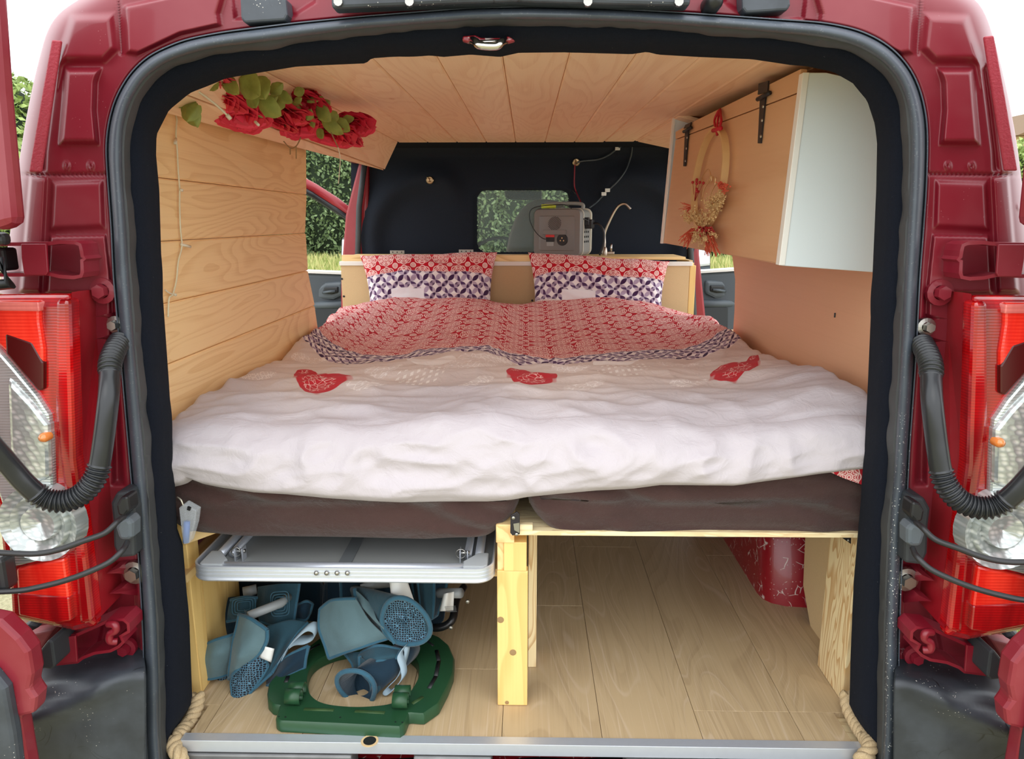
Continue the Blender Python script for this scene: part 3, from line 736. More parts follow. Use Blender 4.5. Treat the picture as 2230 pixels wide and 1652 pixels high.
# --- things bolted to the rear corners, built for the left corner and mirrored for the right one
X0M = -0.026
def mirror_mb(mb):
    mb.v = [(X0M - x, y, z) for x, y, z in mb.v]; mb.f = [tuple(reversed(f)) for f in mb.f]; return mb
def corner(s):
    def put(mb, name, mat, parent=van, **k):
        if s > 0: mirror_mb(mb)
        return mb.build(name, M[mat], parent, **k)
    # tail lamp
    tl = empty('tail_light'); tl.parent = van
    def pr(poly, Y, d, ): return MB().prism([PY(u, v, Y) for u, v in poly], (0, d, 0))
    H = [(-60,642),(60,640),(155,640),(158,800),(165,1000),(178,1100),(196,1240),(210,1364),(165,1374),(33,1347),(28,1250),(12,1200),(2,1100),(-30,1000),(-60,900)]
    mb = MB(); hp = [PY(u, v, 1.03) for u, v in H]; cc = sum(hp, Vector()) / len(hp)
    mb.loft([[cc + (p - cc) * 0.94 + Vector((0, -0.012, 0)) for p in hp], hp, [p + Vector((0, 0.02, 0)) for p in hp]], True, True)
    put(mb, 'lamp_body', 'lens_red', tl, bevel=0.006)
    put(pr([(120,652),(150,652),(160,1000),(190,1240),(202,1352),(172,1362),(158,1200),(128,1000),(118,900)], 1.012, 0.03), 'red_lens', 'lens_red', tl, bevel=0.006)
    put(pr([(-60,655),(85,655),(86,700),(95,760),(95,835),(80,850),(12,765),(-60,700)], 1.012, 0.03), 'bright_lens', 'lens_bright', tl, bevel=0.004)
    put(pr([(-60,655),(84,658),(86,678),(-60,676)], 1.009, 0.02), 'pale_strip', 'lens_smoke', tl, bevel=0.002)
    put(pr([(10,725),(70,745),(95,790),(95,848),(82,852),(12,770)], 1.0112, 0.02), 'dark_lens', 'lens_dark', tl, bevel=0.003)
    put(pr([(-60,700),(0,768),(30,802),(80,862),(107,904),(113,960),(116,1060),(124,1110),(128,1150),(126,1186),(112,1216),(60,1228),(27,1236),(16,1180),(4,1100),(-30,1000),(-60,900)], 1.010, 0.03), 'clear_lens', 'lens_clear', tl, bevel=0.004)
    put(pr([(14,820),(42,850),(70,880),(105,925),(108,1040),(60,1060),(20,980)], 1.004, 0.02), 'reflector', 'lens_facet', tl, bevel=0.006)
    put(pr([(34,1238),(110,1222),(140,1215),(150,1290),(155,1352),(120,1358),(40,1340)], 1.010, 0.03), 'fog_lens', 'lens_bright', tl, bevel=0.004)
    put(pr([(36,1292),(150,1300),(155,1352),(120,1358),(40,1340)], 1.008, 0.02), 'dark_lens', 'lens_red', tl, bevel=0.003)
    c = PY(85, 1140, 1.0)
    put(MB().lathe([(0.062, 0.02), (0.058, -0.004), (0.044, 0.006), (0.041, -0.004), (0.028, 0.008), (0.025, -0.004), (0.0, 0.004)], c, (0, 1, 0), 28), 'round_reflector', 'lens_facet', tl, smooth=True, angle=30)
    put(MB().lathe([(0.0, -0.008), (0.005, -0.006), (0.007, -0.002), (0.007, 0.01)], PY(96, 952, 1.0), (0, 1, 0), 14), 'amber_bulb', 'amber', tl, smooth=True)
    mb = MB(); mb.prism([PY(156,636,1.03), PY(207,631,1.11), PY(213,800,1.11), PY(228,1000,1.11), PY(247,1197,1.11), PY(261,1297,1.11), PY(210,1350,1.03), PY(196,1240,1.03), PY(178,1100,1.03), PY(165,1000,1.03), PY(158,800,1.03)], (0, 0.02, 0))
    put(mb, 'housing_flank', 'red_paint_bright', tl)
    # gusset ribs beside the lamp
    for ru, rv, rw in ((204, 690, 46), (204, 738, 48), (232, 1248, 60), (238, 1292, 60)):
        up = 10 if rv > 1000 else 4
        mb = MB(); mb.prism([PY(ru, rv, 1.06), PY(ru + rw * .45, rv - up * 1.2, 1.075), PY(ru + rw, rv - up, 1.11), PY(ru + rw, rv + 4, 1.11), PY(ru + rw * .4, rv, 1.08)], (0, 0.05, 0)); put(mb, 'gusset', 'red_paint')
    for bu, bv, br in ((219, 634, 0.013), (248, 708, 0.009), (289, 1250, 0.013), (271, 1414, 0.011)):
        c = PY(bu, bv, 1.088)
        mb = MB(); mb.lathe([(br * 1.5, 0.012), (br * 1.5, 0.004), (br * .85, 0.003)], c, (0, 1, 0), 16); mb.lathe([(br * .85, .004), (br * .8, -0.008), (0, -0.008)], c, (0, 1, 0), 6)
        put(mb, 'bolt', 'steel' if bv in (708, 1250) else 'red_paint')
    # hinge straps
    def strap(path, plate, y0, y1, nm='hinge_strap', mats=('red_paint', 'red_paint')):
        h = empty(nm); h.parent = van
        P = [PY(u, v, y0) for u, v in path]; mb = MB(); t = 0.0035
        mb.loft([[P[i] + Vector((0, 0, 0)) for i in range(len(P))], [p + Vector((0, y1 - y0, 0)) for p in P]], False)
        mm = put(mb, 'strap_loop', mats[0], h, smooth=False, solid=0.005)
        mb = MB(); mb.prism([PY(u, v, y0 - 0.006) for u, v in plate], (0, 0.004, 0)); put(mb, 'strap_plate', mats[1], h, bevel=0.001)
        return h
    up = [(-60,533),(60,531),(100,531),(130,527),(163,528),(174,533),(177,545),(179,558),(184,563),(178,567),(179,592),(176,601),(160,604),(130,602),(104,596),(60,598),(-60,599)]
    h = strap(up, [(45,531),(100,531),(101,545),(104,592),(100,599),(52,599),(46,560)], 1.045, 1.085)
    put(MB().box(PY(-40, 590, 1.05), PY(38, 538, 1.08)), 'hinge_block', 'black_plastic', h, bevel=0.004)
    dn = [(118,1392),(165,1383),(190,1372),(235,1352),(268,1349),(279,1358),(280,1375),(262,1385),(268,1398),(258,1408),(240,1417),(205,1422),(180,1432),(168,1441),(122,1446)]
    h = strap(dn, [(113,1392),(164,1384),(168,1441),(122,1446)], 1.045, 1.085)
    put(MB().prism([PY(u, v, 1.0) for u, v in ((66,1443),(104,1394),(113,1396),(120,1450),(112,1458),(72,1452))], (0, 0.06, 0)), 'hinge_block', 'door_dark', h, bevel=0.004)
    put(MB().tube(catmull([PY(236,1358,1.04), PY(250,1360,1.035), PY(252,1372,1.035), PY(240,1380,1.035), PY(240,1395,1.035), PY(255,1396,1.04)], 5), 0.006, 8), 'hook', 'red_paint', h, smooth=True)
    # door check strap: diagonal dusty red sill strips under the lamp
    put(MB().prism([PY(u, v, 1.08) for u, v in ((48,1385),(118,1370),(68,1445),(40,1440))], (0, 0.03, 0)), 'sill_strip', 'dusty_red', bevel=0.003)
    put(MB().prism([PY(u, v, 1.085) for u, v in ((66,1452),(122,1448),(78,1525),(60,1500))], (0, 0.03, 0)), 'sill_strip', 'dusty_red', bevel=0.003)
    put(MB().prism([PY(u, v, 1.05) for u, v in ((36,1372),(60,1358),(85,1366),(52,1384))], (0, 0.05, 0)), 'bump_stop', 'door_dark', bevel=0.006)
    # textured seam sealer strip
    put(MB().prism([PY(u, v, 1.093) for u, v in ((112,86),(132,88),(112,220),(88,374),(62,374),(88,220))], (0, 0.006, 0)), 'seam_sealer', 'sealer', bevel=0.002)
    # bumper corner
    mb = MB(); top = [(0,1556),(60,1500),(80,1460),(120,1449),(167,1443),(210,1436),(277,1423),(311,1421),(330,1424)]
    N = 24; R = []
    for j in range(N + 1):
        t = j / N; row = []
        for i in range(41):
            s_ = i / 40 * (len(top) - 1); k = min(int(s_), len(top) - 2); q = s_ - k
            u = lerp(top[k][0], top[k + 1][0], q); v = lerp(top[k][1], top[k + 1][1], q)
            uu = lerp(u, u * 0.96 + 14, t); vv = lerp(v, 1800, t)
            ridge = -0.022 * math.exp(-(((vv - 1470) - (300 - uu) * 0.42) / 26.0) ** 2) * sstep(330, 200, uu)
            y = 1.10 - 0.06 * sstep(0, 0.12, t) - 0.02 * sstep(320, 200, uu) + ridge + (0.05 if uu > 318 else 0)
            row.append(PY(uu, vv, y))
        R.append(row)
    R = [[p + Vector((0, 0.08, 0.0)) for p in R[0]]] + R
    mb.loft(R, False); put(mb, 'bumper_corner', 'bumper', smooth=True)
    # connector in its black bracket
    cn = empty('connector'); cn.parent = van
    put(MB().prism([PY(u, v, 1.055) for u, v in ((240,1095),(252,1072),(282,1068),(292,1110),(294,1212),(258,1216),(246,1190),(244,1130))], (0, 0.05, 0)), 'bracket', 'door_dark', cn, bevel=0.005)
    put(MB().prism([PY(u, v, 1.035) for u, v in ((250,1150),(256,1132),(278,1126),(288,1140),(288,1170),(280,1178),(258,1176))], (0, 0.03, 0)), 'plug', 'door_grey', cn, bevel=0.006)
    put(MB().prism([PY(u, v, 1.035) for u, v in ((252,1100),(262,1082),(278,1080),(282,1112),(270,1126),(256,1122))], (0, 0.03, 0)), 'plug', 'black_plastic', cn, bevel=0.004)
    # conduit: ribbed, smooth, ribbed, smooth
    path = catmull([PY(262,742,1.085), PY(250,762,1.06), PY(240,790,1.035), PY(239,818,1.02), PY(236,870,1.0), PY(225,960,0.99), PY(216,1015,0.985), PY(204,1046,0.98), PY(180,1074,0.975), PY(150,1089,0.97), PY(118,1091,0.965), PY(88,1080,0.96), PY(55,1052,0.95), PY(20,1012,0.94), PY(-30,955,0.92), PY(-90,890,0.9)], 24)
    rad = []
    for p in path:
        q = p - CAM; z = q.dot(FW); u = CX + F * q.dot(RT) / z; v = CY - F * q.dot(UP) / z
        rib = (v < 812) or (u > 76 and v > 1012)
        rad.append('r' if rib else 's')
    acc = 0.0; radius = []
    for i, p in enumerate(path):
        if i: acc += (p - path[i - 1]).length
        radius.append(0.0145 + 0.0022 * math.sin(acc * 2 * math.pi / 0.0062) if rad[i] == 'r' else 0.0138)
    # resample finely where ribbed
    fine = []; rf = []; acc = 0.0
    for i in range(len(path) - 1):
        n = max(1, int((path[i+1] - path[i]).length / 0.0011)) if rad[i] == 'r' else 1
        for k in range(n):
            p = path[i].lerp(path[i+1], k / n); a = acc + (path[i+1] - path[i]).length * k / n
            fine.append(p); rf.append(0.0145 + 0.0020 * math.sin(a * 2 * math.pi / 0.0062) if rad[i] == 'r' else 0.0140)
        acc += (path[i+1] - path[i]).length
    put(MB().tube(fine, rf, 14), 'wiring_conduit', 'hose', smooth=True)
    # two thin cables
    put(MB().tube(catmull([PY(270,1125,1.03), PY(256,1135,1.0), PY(228,1160,0.985), PY(180,1178,0.975), PY(130,1196,0.97), PY(80,1205,0.965), PY(20,1204,0.96), PY(-60,1198,0.95)], 10), 0.0042, 8), 'door_cable', 'cable', smooth=True)
    put(MB().tube(catmull([PY(277,1180,1.03), PY(268,1196,1.0), PY(240,1222,0.985), PY(195,1244,0.975), PY(140,1264,0.97), PY(80,1279,0.965), PY(35,1286,0.96), PY(-60,1290,0.95)], 10), 0.0042, 8), 'door_cable', 'cable', smooth=True)
    put(MB().box(PY(-30, 1290, 0.96), PY(34, 1198, 0.99)).add([], []), 'cable_clamp', 'cable', bevel=0.006)
    # edges of the swung-back rear door
    rd = empty('rear_door'); rd.parent = van
    put(MB().prism([PY(u, v, 0.9) for u, v in ((-600,-200),(-30,-200),(0,200),(28,490),(-5,500),(-130,490),(-150,700),(-150,1200),(-130,1336),(-600,1336))], (0, 0.03, 0)), 'upper_panel', 'red_paint', rd, bevel=0.01)
    put(MB().prism([PY(u, v, 0.9) for u, v in ((-600,1337),(-60,1340),(0,1352),(40,1390),(62,1420),(70,1470),(64,1500),(78,1520),(74,1555),(40,1562),(60,1680),(60,1800),(-600,1800))], (0, 0.03, 0)), 'lower_panel', 'red_paint', rd, bevel=0.006)
    put(MB().prism([PY(u, v, 0.885) for u, v in ((-560,1400),(-20,1460),(12,1500),(30,1600),(40,1680),(-560,1700))], (0, 0.02, 0)), 'door_trim', 'bumper', rd, bevel=0.006)
    put(MB().tube([PY(-60,565,0.95), PY(0,570,0.95), PY(22,618,0.95), PY(-60,625,0.95)], 0.008, 8), 'latch', 'black_plastic', rd, smooth=True)
    put(MB().box(PY(-50, 535, 0.95), PY(26, 505, 0.97)), 'latch', 'black_plastic', rd, bevel=0.006)
corner(-1); corner(1)

# --- header: rubber blocks, black rail, round stop, striker
for u0, u1, v0, v1 in ((524, 626, -5, 50), (1617, 1722, -40, 28)):
    mb = MB(); c = [(u0+8, v1), (u0, v1-10), (u0-2, v0), (u1-4, v0), (u1, v1-18), (u1-6, v1-6)]
    mb.prism([PY(u, v, 1.085) for u, v in c], (0, 0.03, 0)); mb.build('rubber_plate', M['bumper'], van, bevel=0.003)
mb = MB(); mb.prism([PY(u, v, 1.06) for u, v in ((722, 18), (720, -6), (760, -60), (1480, -60), (1505, -10), (1503, 12), (1112, 2))], (0, 0.03, 0)); mb.build('black_trim_rail', M['bumper'], van, bevel=0.004)
for u in (737, 892, 1280, 1478):
    MB().lathe([(0.006, 0.004), (0.006, -0.003), (0, -0.003)], PY(u, 4, 1.057), (0, 1, 0), 10).build('screw', M['steel'], van)
MB().lathe([(0.0, -0.022), (0.008, -0.02), (0.012, -0.012), (0.013, 0.02)], PY(1551, 8, 1.09), (0, 1, 0), 18).build('round_stop', M['black_plastic'], van, smooth=True)
mb = MB(); mb.tube(catmull([PY(1022, 86, 1.14), PY(1035, 90, 1.115), PY(1045, 99, 1.105), PY(1080, 101, 1.105), PY(1092, 92, 1.11), PY(1104, 86, 1.14)], 5), 0.0055, 10); mb.tube([PY(1040, 92, 1.12), PY(1088, 90, 1.12)], 0.003)
mb.build('striker', M['chrome'], van, smooth=True)
mb = MB(); mb.prism([PY(u, v, 1.126) for u, v in ((1008,78),(1035,76),(1048,82),(1090,82),(1108,78),(1122,88),(1108,92),(1070,90),(1020,92),(1006,88))], (0, 0.012, 0)); mb.build('striker_mount', M['red_scratched'], van, bevel=0.002)
# scuffed metal under the sill
for u0, u1, y in ((405, 765, 1.13), (900, 1070, 1.13), (1365, 1565, 1.128), (1570, 1870, 1.13)):
    a = PY(u0, 1646, y); b = PY(u1, 1646, y); MB().box((a.x, y, -0.09), (b.x, y + 0.05, -0.0235)).build('sill_bracket', M['aluminium_dull'], van, bevel=0.003)
mb = MB(); mb.box((-0.66, 1.14, -0.3), (0.64, 1.3, -0.07)); mb.build('rear_crossmember', M['red_scratched'], van, bevel=0.01)
# inner red sides and wheel arch below the bed
for s in (-1, 1):
    mb = MB(); mb.box((s * 0.735, 1.22, -0.05), (s * 0.742, 2.4, 0.52)); mb.build('inner_side', M['red_scratched'], van)
    mb = MB(); rings = []
    for x_, k in ((0.74, 1.0), (0.68, 1.0), (0.63, 0.985), (0.60, 0.95), (0.585, 0.90), (0.58, 0.83), (0.58, 0.0)):
        rings.append([Vector((s * x_, 2.02 + 0.40 * k * math.cos(a_), -0.02 + 0.42 * k * math.sin(a_))) for a_ in [math.pi * q / 32 for q in range(33)]])
    mb.loft(rings, False); mb.build('wheel_arch', M['red_scratched'], van, smooth=True)
    mb = MB(); mb.box((s * 0.60, 2.2, 0.0), (s * 0.74, 2.44, 0.34)); mb.build('inner_sill', M['red_scratched'], van, bevel=0.02)
# ------------------------------------------------------------------ the inside shell
XW = 0.68
def plank(name, a, b, mat, parent, ch=0.004, M_=None, ax='y'):
    """a board with chamfered long edges"""
    x0, y0, z0 = a; x1, y1, z1 = b
    if ax == 'y': prof = [(x0, z0+ch), (x0+ch, z0), (x1-ch, z0), (x1, z0+ch), (x1, z1), (x0, z1)]; P = [Vector((x, y0, z)) for x, z in prof]; V = Vector((0, y1-y0, 0))
    if M_ is not None: P = [M_ @ p for p in P]; V = M_.to_3x3() @ V
    return MB().prism(P, V).build(name, mat, parent)
rng = random.Random(11)
# floor of laminate boards: seams measured on the photograph
floor = empty('floor', kind='structure')
W = 0.1805; xs = [-0.04 - W * 4 + W * k for k in range(-1, 9)]
ends = {0: [1.9], 1: [2.3], 2: [1.7], 3: [2.6], 4: [1.36, 2.4], 5: [1.62, 2.9], 6: [1.95, 3.1], 7: [1.235, 2.6], 8: [1.9]}
for k in range(len(xs) - 1):
    x0, x1 = xs[k] + 0.0004, xs[k + 1] - 0.0004
    x0, x1 = max(x0, -0.735), min(x1, 0.735)
    if x1 - x0 < 0.02: continue
    cuts = [1.1545] + ends.get(k, [2.0]) + [3.42]
    for c0, c1 in zip(cuts, cuts[1:]):
        wide = x0 < -0.62 or x1 > 0.60
        y0 = c0 + 0.0004
        if wide and c0 < 1.2:
            # notch round the carpeted jamb
            xa, xb = (-0.605, x1) if x0 < 0 else (x0, 0.585)
            if xb - xa > 0.01: MB().prism([Vector(p) for p in ((xa, y0, -0.012), (xb, y0, -0.012), (xb, 1.235, -0.012), (xa, 1.235, -0.012))], (0, 0, 0.012)).build('floor_plank', M['oak'], floor, bevel=0.0008)
            y0 = 1.2355
        if c1 - y0 > 0.02: MB().box((x0, y0, -0.012), (x1, c1 - 0.0004, 0.0)).build('floor_plank', M['oak'], floor, bevel=0.0008)
MB().box((-0.735, 1.16, -0.03), (0.735, 3.42, -0.0125)).build('subfloor', M['plywood_edge'], floor)
sill = empty('sill_trim', 'long aluminium edge strip along the front of the floor', 'trim')
sl, sr = PZ(396, 1606, 0.001).x, PZ(1880, 1612, 0.001).x
mb = MB(); mb.prism([Vector((sl, y, z)) for y, z in ((1.134, 0.002), (1.1545, 0.002), (1.1545, -0.001), (1.137, -0.001), (1.137, -0.021), (1.134, -0.021))], (sr - sl, 0, 0))
mb.build('angle_strip', M['aluminium'], sill, bevel=0.0006)
hl = PZ(805, 1611, 0.004)
MB().lathe([(0.0115, 0.0), (0.0155, 0.0), (0.0155, 0.001), (0.0115, 0.001)], (hl.x, hl.y + 0.0, 0.002), (0, 0, 1), 24).build('hole_rim', M['mdf'], sill)
MB().lathe([(0.0, 0.0), (0.0118, 0.0), (0.0118, 0.0008), (0, 0.0008)], (hl.x, hl.y, 0.0021), (0, 0, 1), 24).build('hole', M['black_plastic'], sill)

# ceiling planks
ceil = empty('ceiling', kind='structure')
PW = 0.1155
def cz(y): return 1.186 + (y - 1.35) * 0.0135
for k in range(-4, 7):
    x0, x1 = -0.042 + PW * k + 0.0006, -0.042 + PW * (k + 1) - 0.0006
    if k == 6: continue
    if k == 5: x1 = 0.62
    P = [Vector((x, 1.19, cz(1.19) + dz)) for x, dz in ((x0, 0.003), (x0 + 0.003, 0), (x1 - 0.003, 0), (x1, 0.003), (x1, 0.012), (x0, 0.012))]
    y1 = 3.02 if k < 3 else 3.02 - 0.02 * (k - 2)
    V = Vector((0, y1 - 1.19, cz(y1) - cz(1.19)))
    MB().prism(P, V).build('ceiling_plank', M['pine_ceiling'], ceil)
xl = -0.042 - PW * 4
def quadplank(name, p0, p1, p2, p3, n, mat, parent):
    n = Vector(n).normalized() * 0.011
    return MB().prism([p0, p1, p2, p3], n).build(name, mat, parent, bevel=0.002)
# sloping planks on both shoulders
a0 = Vector((xl, 1.20, cz(1.2))); a1 = Vector((xl, 3.0, cz(3.0)))
b0 = Vector((-0.60, 1.20, 1.145)); b1 = Vector((-0.545, 3.02, 1.135))
c0 = Vector((-0.675, 1.20, 1.10)); c1 = Vector((-0.60, 3.10, 1.085))
quadplank('ceiling_plank', a0, a1, PY(838, 369, 2.99) * 1.0, b0 + Vector((-.0, 0, -.02)), (-0.5, 0, 1), M['pine_ceiling'], ceil)
quadplank('ceiling_plank', b0 + Vector((-.001, 0, -.022)), PY(836, 371, 2.985), PY(796, 352, 2.97), c0, (-0.6, 0, 1), M['pine_ceiling'], ceil)
r0 = Vector((0.43, 2.2, cz(2.2) - .002)); r1 = Vector((0.43, 2.98, cz(2.98) - .002))
quadplank('ceiling_plank', r0, r1, PY(1470, 326, 2.98), Vector((0.60, 2.2, 1.15)), (0.3, 0, 1), M['pine_ceiling'], ceil)
MB().box((-0.60, 1.25, 1.224), (0.62, 3.5, 1.232)).build('roof_lining', M['felt'], ceil)

# left wall: horizontal boards, end edge cut to the line of the side door
wl = empty('wall_left', kind='structure')
zs = [1.15, 0.986, 0.870, 0.755, 0.640, 0.526, 0.41]
def wl_end(z):  # far edge of the boards at height z
    tab = [(0.40, 2.40), (0.60, 2.37), (0.75, 2.30), (0.87, 2.295), (0.98, 2.33), (1.11, 2.36)]
    for (z0, y0), (z1, y1) in zip(tab, tab[1:]):
        if z <= z1: return lerp(y0, y1, clamp((z - z0) / (z1 - z0)))
    return tab[-1][1]
for z1, z0 in zip(zs, zs[1:]):
    a, b = z0 + 0.0006, z1 - 0.0006; P = []
    ye0, ye1 = wl_end(z0), wl_end(z1) + rng.uniform(-.006, .006)
    for y0, y1, x, zz in ((1.215, ye0, -XW - 0.003, a), (1.215, ye0, -XW, a + 0.003), (1.215, ye1, -XW, b - 0.003), (1.215, ye1, -XW - 0.003, b), (1.215, ye1, -XW - 0.012, b), (1.215, ye0, -XW - 0.012, a)):
        P.append((Vector((x, y0, zz)), Vector((x, y1, zz))))
    mb = MB(); mb.loft([[p[0] for p in P], [p[1] for p in P]], True, True)
    mb.build('wall_plank', M['pine_wall'], wl)

# right wall: one sheet of plywood
wr = empty('wall_right', kind='structure')
prf = [(0.42, 2.40), (0.62, 2.40), (0.72, 2.415), (0.80, 2.47), (0.90, 2.49), (1.15, 2.49)]
mb = MB(); mb.prism([Vector((XW, 1.215, 0.42))] + [Vector((XW, y, z)) for z, y in prf] + [Vector((XW, 1.215, 1.15))], (0.008, 0, 0))
mb.build('plywood_sheet', M['plywood_red'], wr)
mb = MB(); mb.prism([Vector((0.655, y, z)) for y, z in ((1.24, 0.0), (1.54, 0.0), (1.60, 0.07), (1.615, 0.2), (1.60, 0.36), (1.24, 0.36))], (0.012, 0, 0))
mb.build('mdf_panel', M['mdf'], wr, bevel=0.001)
mb = MB(); mb.box((XW - 0.02, 2.3, 0.50), (XW + 0.03, 2.5, 0.545)); mb.build('timber_rail', M['pine_y'], wr, bevel=0.002)
mb = MB(); mb.tube([(XW - 0.001, 1.62, 0.70), (XW - 0.0011, 1.62, 0.71)], 0.002); mb.build('nail_hole', M['black_plastic'], wr)

# bulkhead: felt-covered steel, window in the middle
wf = empty('wall_front', kind='structure')
YB = 3.45
wc = (1139.5, 481.5); hw, hh, rad_ = 100.0, 67.0, 20.0
def win_r(th):
    c, s_ = math.cos(th), math.sin(th); lo, hi = 0, 300
    for _ in range(30):
        m_ = (lo + hi) / 2; x, y = abs(m_ * c), abs(m_ * s_)
        qx, qy = x - (hw - rad_), y - (hh - rad_)
        d = math.hypot(max(qx, 0), max(qy, 0)) + min(max(qx, qy), 0) - rad_
        if d > 0: hi = m_
        else: lo = m_
    return lo
NB = 200; rings = []
def bulk_y(u, v):
    y = YB
    # big pressed arches at both sides, soft ribs between
    for cu, sgn in ((930, -1), (1370, 1)):
        r = math.hypot((u - cu) * 0.95, (v - 520) * 0.9)
        y -= 0.05 * math.exp(-((r - 118) / 26.0) ** 2) * (1 if (u - cu) * sgn > -40 else math.exp(-((abs(u - cu) - 40) / 30) ** 2))
    y -= 0.012 * math.exp(-((v - 460) / 4) ** 2) * (1 if u > 1290 or u < 1020 else 0) * 0.4
    y -= 0.10 * sstep(345, 295, v)
    return y
for j in range(41):
    t = j / 40; row = []
    for i in range(NB):
        th = 2 * math.pi * i / NB; r0_ = win_r(th) + 0.6 * math.sin(i * 1.7)
        bx, by0, by1 = 375.0, 205.0, 330.0
        c, s_ = math.cos(th), math.sin(th)
        rx = bx / abs(c) if abs(c) > 1e-6 else 1e9; ry = (by1 if s_ > 0 else by0) / abs(s_) if abs(s_) > 1e-6 else 1e9
        r = lerp(r0_, min(rx, ry), t)
        u, v = wc[0] + r * c, wc[1] + r * s_
        p = PY(u, v, bulk_y(u, v) + (0.02 if j == 0 else 0)); row.append(p)
    rings.append(row)
mb = MB(); mb.loft(rings, True); mb.build('felt_panel', M['felt_wall'], wf, smooth=True)
mb = MB(); P = [PY(wc[0] + (win_r(2*math.pi*i/64) + 3) * math.cos(2*math.pi*i/64), wc[1] + (win_r(2*math.pi*i/64) + 3) * math.sin(2*math.pi*i/64), YB + 0.022) for i in range(64)]
mb.prism(P, (0, 0.004, 0))
win = mb.build('window_1', M['glass']); tag(win, kind='structure')
for nm, uv_ in (('brass_plug', (936, 392)), ('brass_plug', (1255, 353))):
    c = PY(uv_[0], uv_[1], bulk_y(*uv_) - 0.006)
    mb = MB(); mb.lathe([(0.017, 0.006), (0.017, 0.0), (0.014, -0.003), (0.006, -0.003), (0.0, -0.001)], c, (0, 1, 0), 20)
    o = mb.build('disc', M['brass'], smooth=True, angle=30)
    e_ = empty('brass_plug', 'round brass plug on the black bulkhead, %s' % ('left of the window with nothing on it' if uv_[0] < 1000 else 'above the power station with a cable plugged in'), 'plug')
    o.parent = e_
    mb = MB(); mb.tube([c + Vector((0.0, -0.006, 0.003)), c + Vector((-0.010, -0.014, 0.012))], 0.003, 8); mb.build('tab', M['brass'], e_, smooth=True)
for k, (u, v) in enumerate(((1015, 547), (865, 549))):
    c = PY(u, v, 3.30)
    e_ = empty('flat_bracket', 'small perforated metal bracket %s' % ('just left of the bulkhead window foot' if k == 0 else 'behind the left pillow, farther left of the window'), 'bracket')
    mb = MB(); mb.box((c.x - .032, c.y, c.z - .008), (c.x + .032, c.y + .004, c.z + .008)); mb.build('plate', M['steel'], e_, bevel=0.001)
    for dx in (-.02, 0, .02):
        MB().lathe([(0.003, -0.001), (0, -0.001)], (c.x + dx, c.y, c.z), (0, 1, 0), 10).build('screw', M['black_plastic'], e_)

# ------------------------------------------------------------------ headboard box between bed and bulkhead
hb = empty('headboard_box', 'tan board box with white edging behind the pillows', 'storage box')
A = PY(742, 578, 3.03); B = PY(1514, 578, 3.03)
zt = A.z
MB().box((A.x, 3.03, 0.02), (B.x - 0.022, 3.042, zt)).build('front_panel', M['mdf'], hb, bevel=0.001)
MB().box((A.x - 0.004, 3.022, zt), (B.x - 0.012, 3.046, zt + 0.017)).build('white_edging', M['white_edge'], hb, bevel=0.002)
MB().box((A.x, 3.05, zt - 0.02), (PY(1158, 560, 3.05).x, 3.075, zt + 0.042)).build('top_rail', M['pine_x'], hb, bevel=0.002)
MB().box((PY(1158, 560, 3.05).x + .001, 3.05, zt - 0.02), (B.x, 3.075, zt + 0.012)).build('top_rail', M['pine_x'], hb, bevel=0.002)
MB().box((A.x, 3.076, zt + 0.022), (B.x - 0.03, 3.33, zt + 0.034)).build('lid', M['pine_x'], hb, bevel=0.002)
MB().box((B.x - 0.021, 3.03, 0.02), (B.x + 0.004, 3.07, zt + 0.002)).build('corner_batten', M['pine_post'], hb, bevel=0.002)
MB().box((A.x, 3.077, 0.02), (A.x + 0.015, 3.33, zt + 0.02)).build('side_panel', M['mdf'], hb)
MB().box((B.x - 0.015, 3.077, 0.02), (B.x, 3.33, zt + 0.02)).build('side_panel', M['mdf'], hb)
for u, v in ((741, 607), (745, 645), (1155, 654)):
    c = PY(u + 4, v, 3.03); MB().lathe([(0.0045, -0.0015), (0, -0.0015)], c, (0, 1, 0), 10).build('screw', M['black_iron'], hb)
LID = zt + 0.034

# ------------------------------------------------------------------ power station
ps = empty('power_station', 'grey portable power station with vent and sockets on the box', 'power station')
c0_ = PY(1162, 548, 3.10); th = math.radians(-23)
Rz = Matrix.Translation((c0_.x, 3.10, LID + 0.001)) @ Matrix.Rotation(-th * -1, 4, 'Z')
Rz = Matrix.Translation((c0_.x + 0.0, 3.135, LID + 0.001)) @ Matrix.Rotation(math.radians(-20), 4, 'Z')
w_, d_, h_ = 0.205, 0.165, 0.193
mb = MB()
def rrect(w0, w1, z0, z1, r, n=5):
    out = []
    for cx_, cz_, a0_ in ((w1 - r, z0 + r, -90), (w1 - r, z1 - r, 0), (w0 + r, z1 - r, 90), (w0 + r, z0 + r, 180)):
        for k in range(n + 1):
            a = math.radians(a0_ + 90 * k / n); out.append((cx_ + r * math.cos(a), cz_ + r * math.sin(a)))
    return out
def rr3(w0, w1, z0, z1, r, y, n=5): return [Rz @ Vector((x, y, z)) for x, z in rrect(w0, w1, z0, z1, r, n)]
mb.loft([rr3(0.004, w_-0.004, 0.004, h_-0.004, 0.02, -0.004), rr3(0, w_, 0, h_, 0.024, 0.004), rr3(0, w_, 0, h_, 0.024, 0.035)], True, True)
mb.build('front_shell', M['grey_plastic'], ps, smooth=True, angle=35)
mb = MB(); mb.loft([rr3(-.001, w_+.001, -.0005, h_+.001, 0.024, 0.035), rr3(-.001, w_+.001, -.0005, h_+.001, 0.024, 0.041)], True, True); mb.build('trim_line', M['cream_plastic'], ps, smooth=True, angle=35)
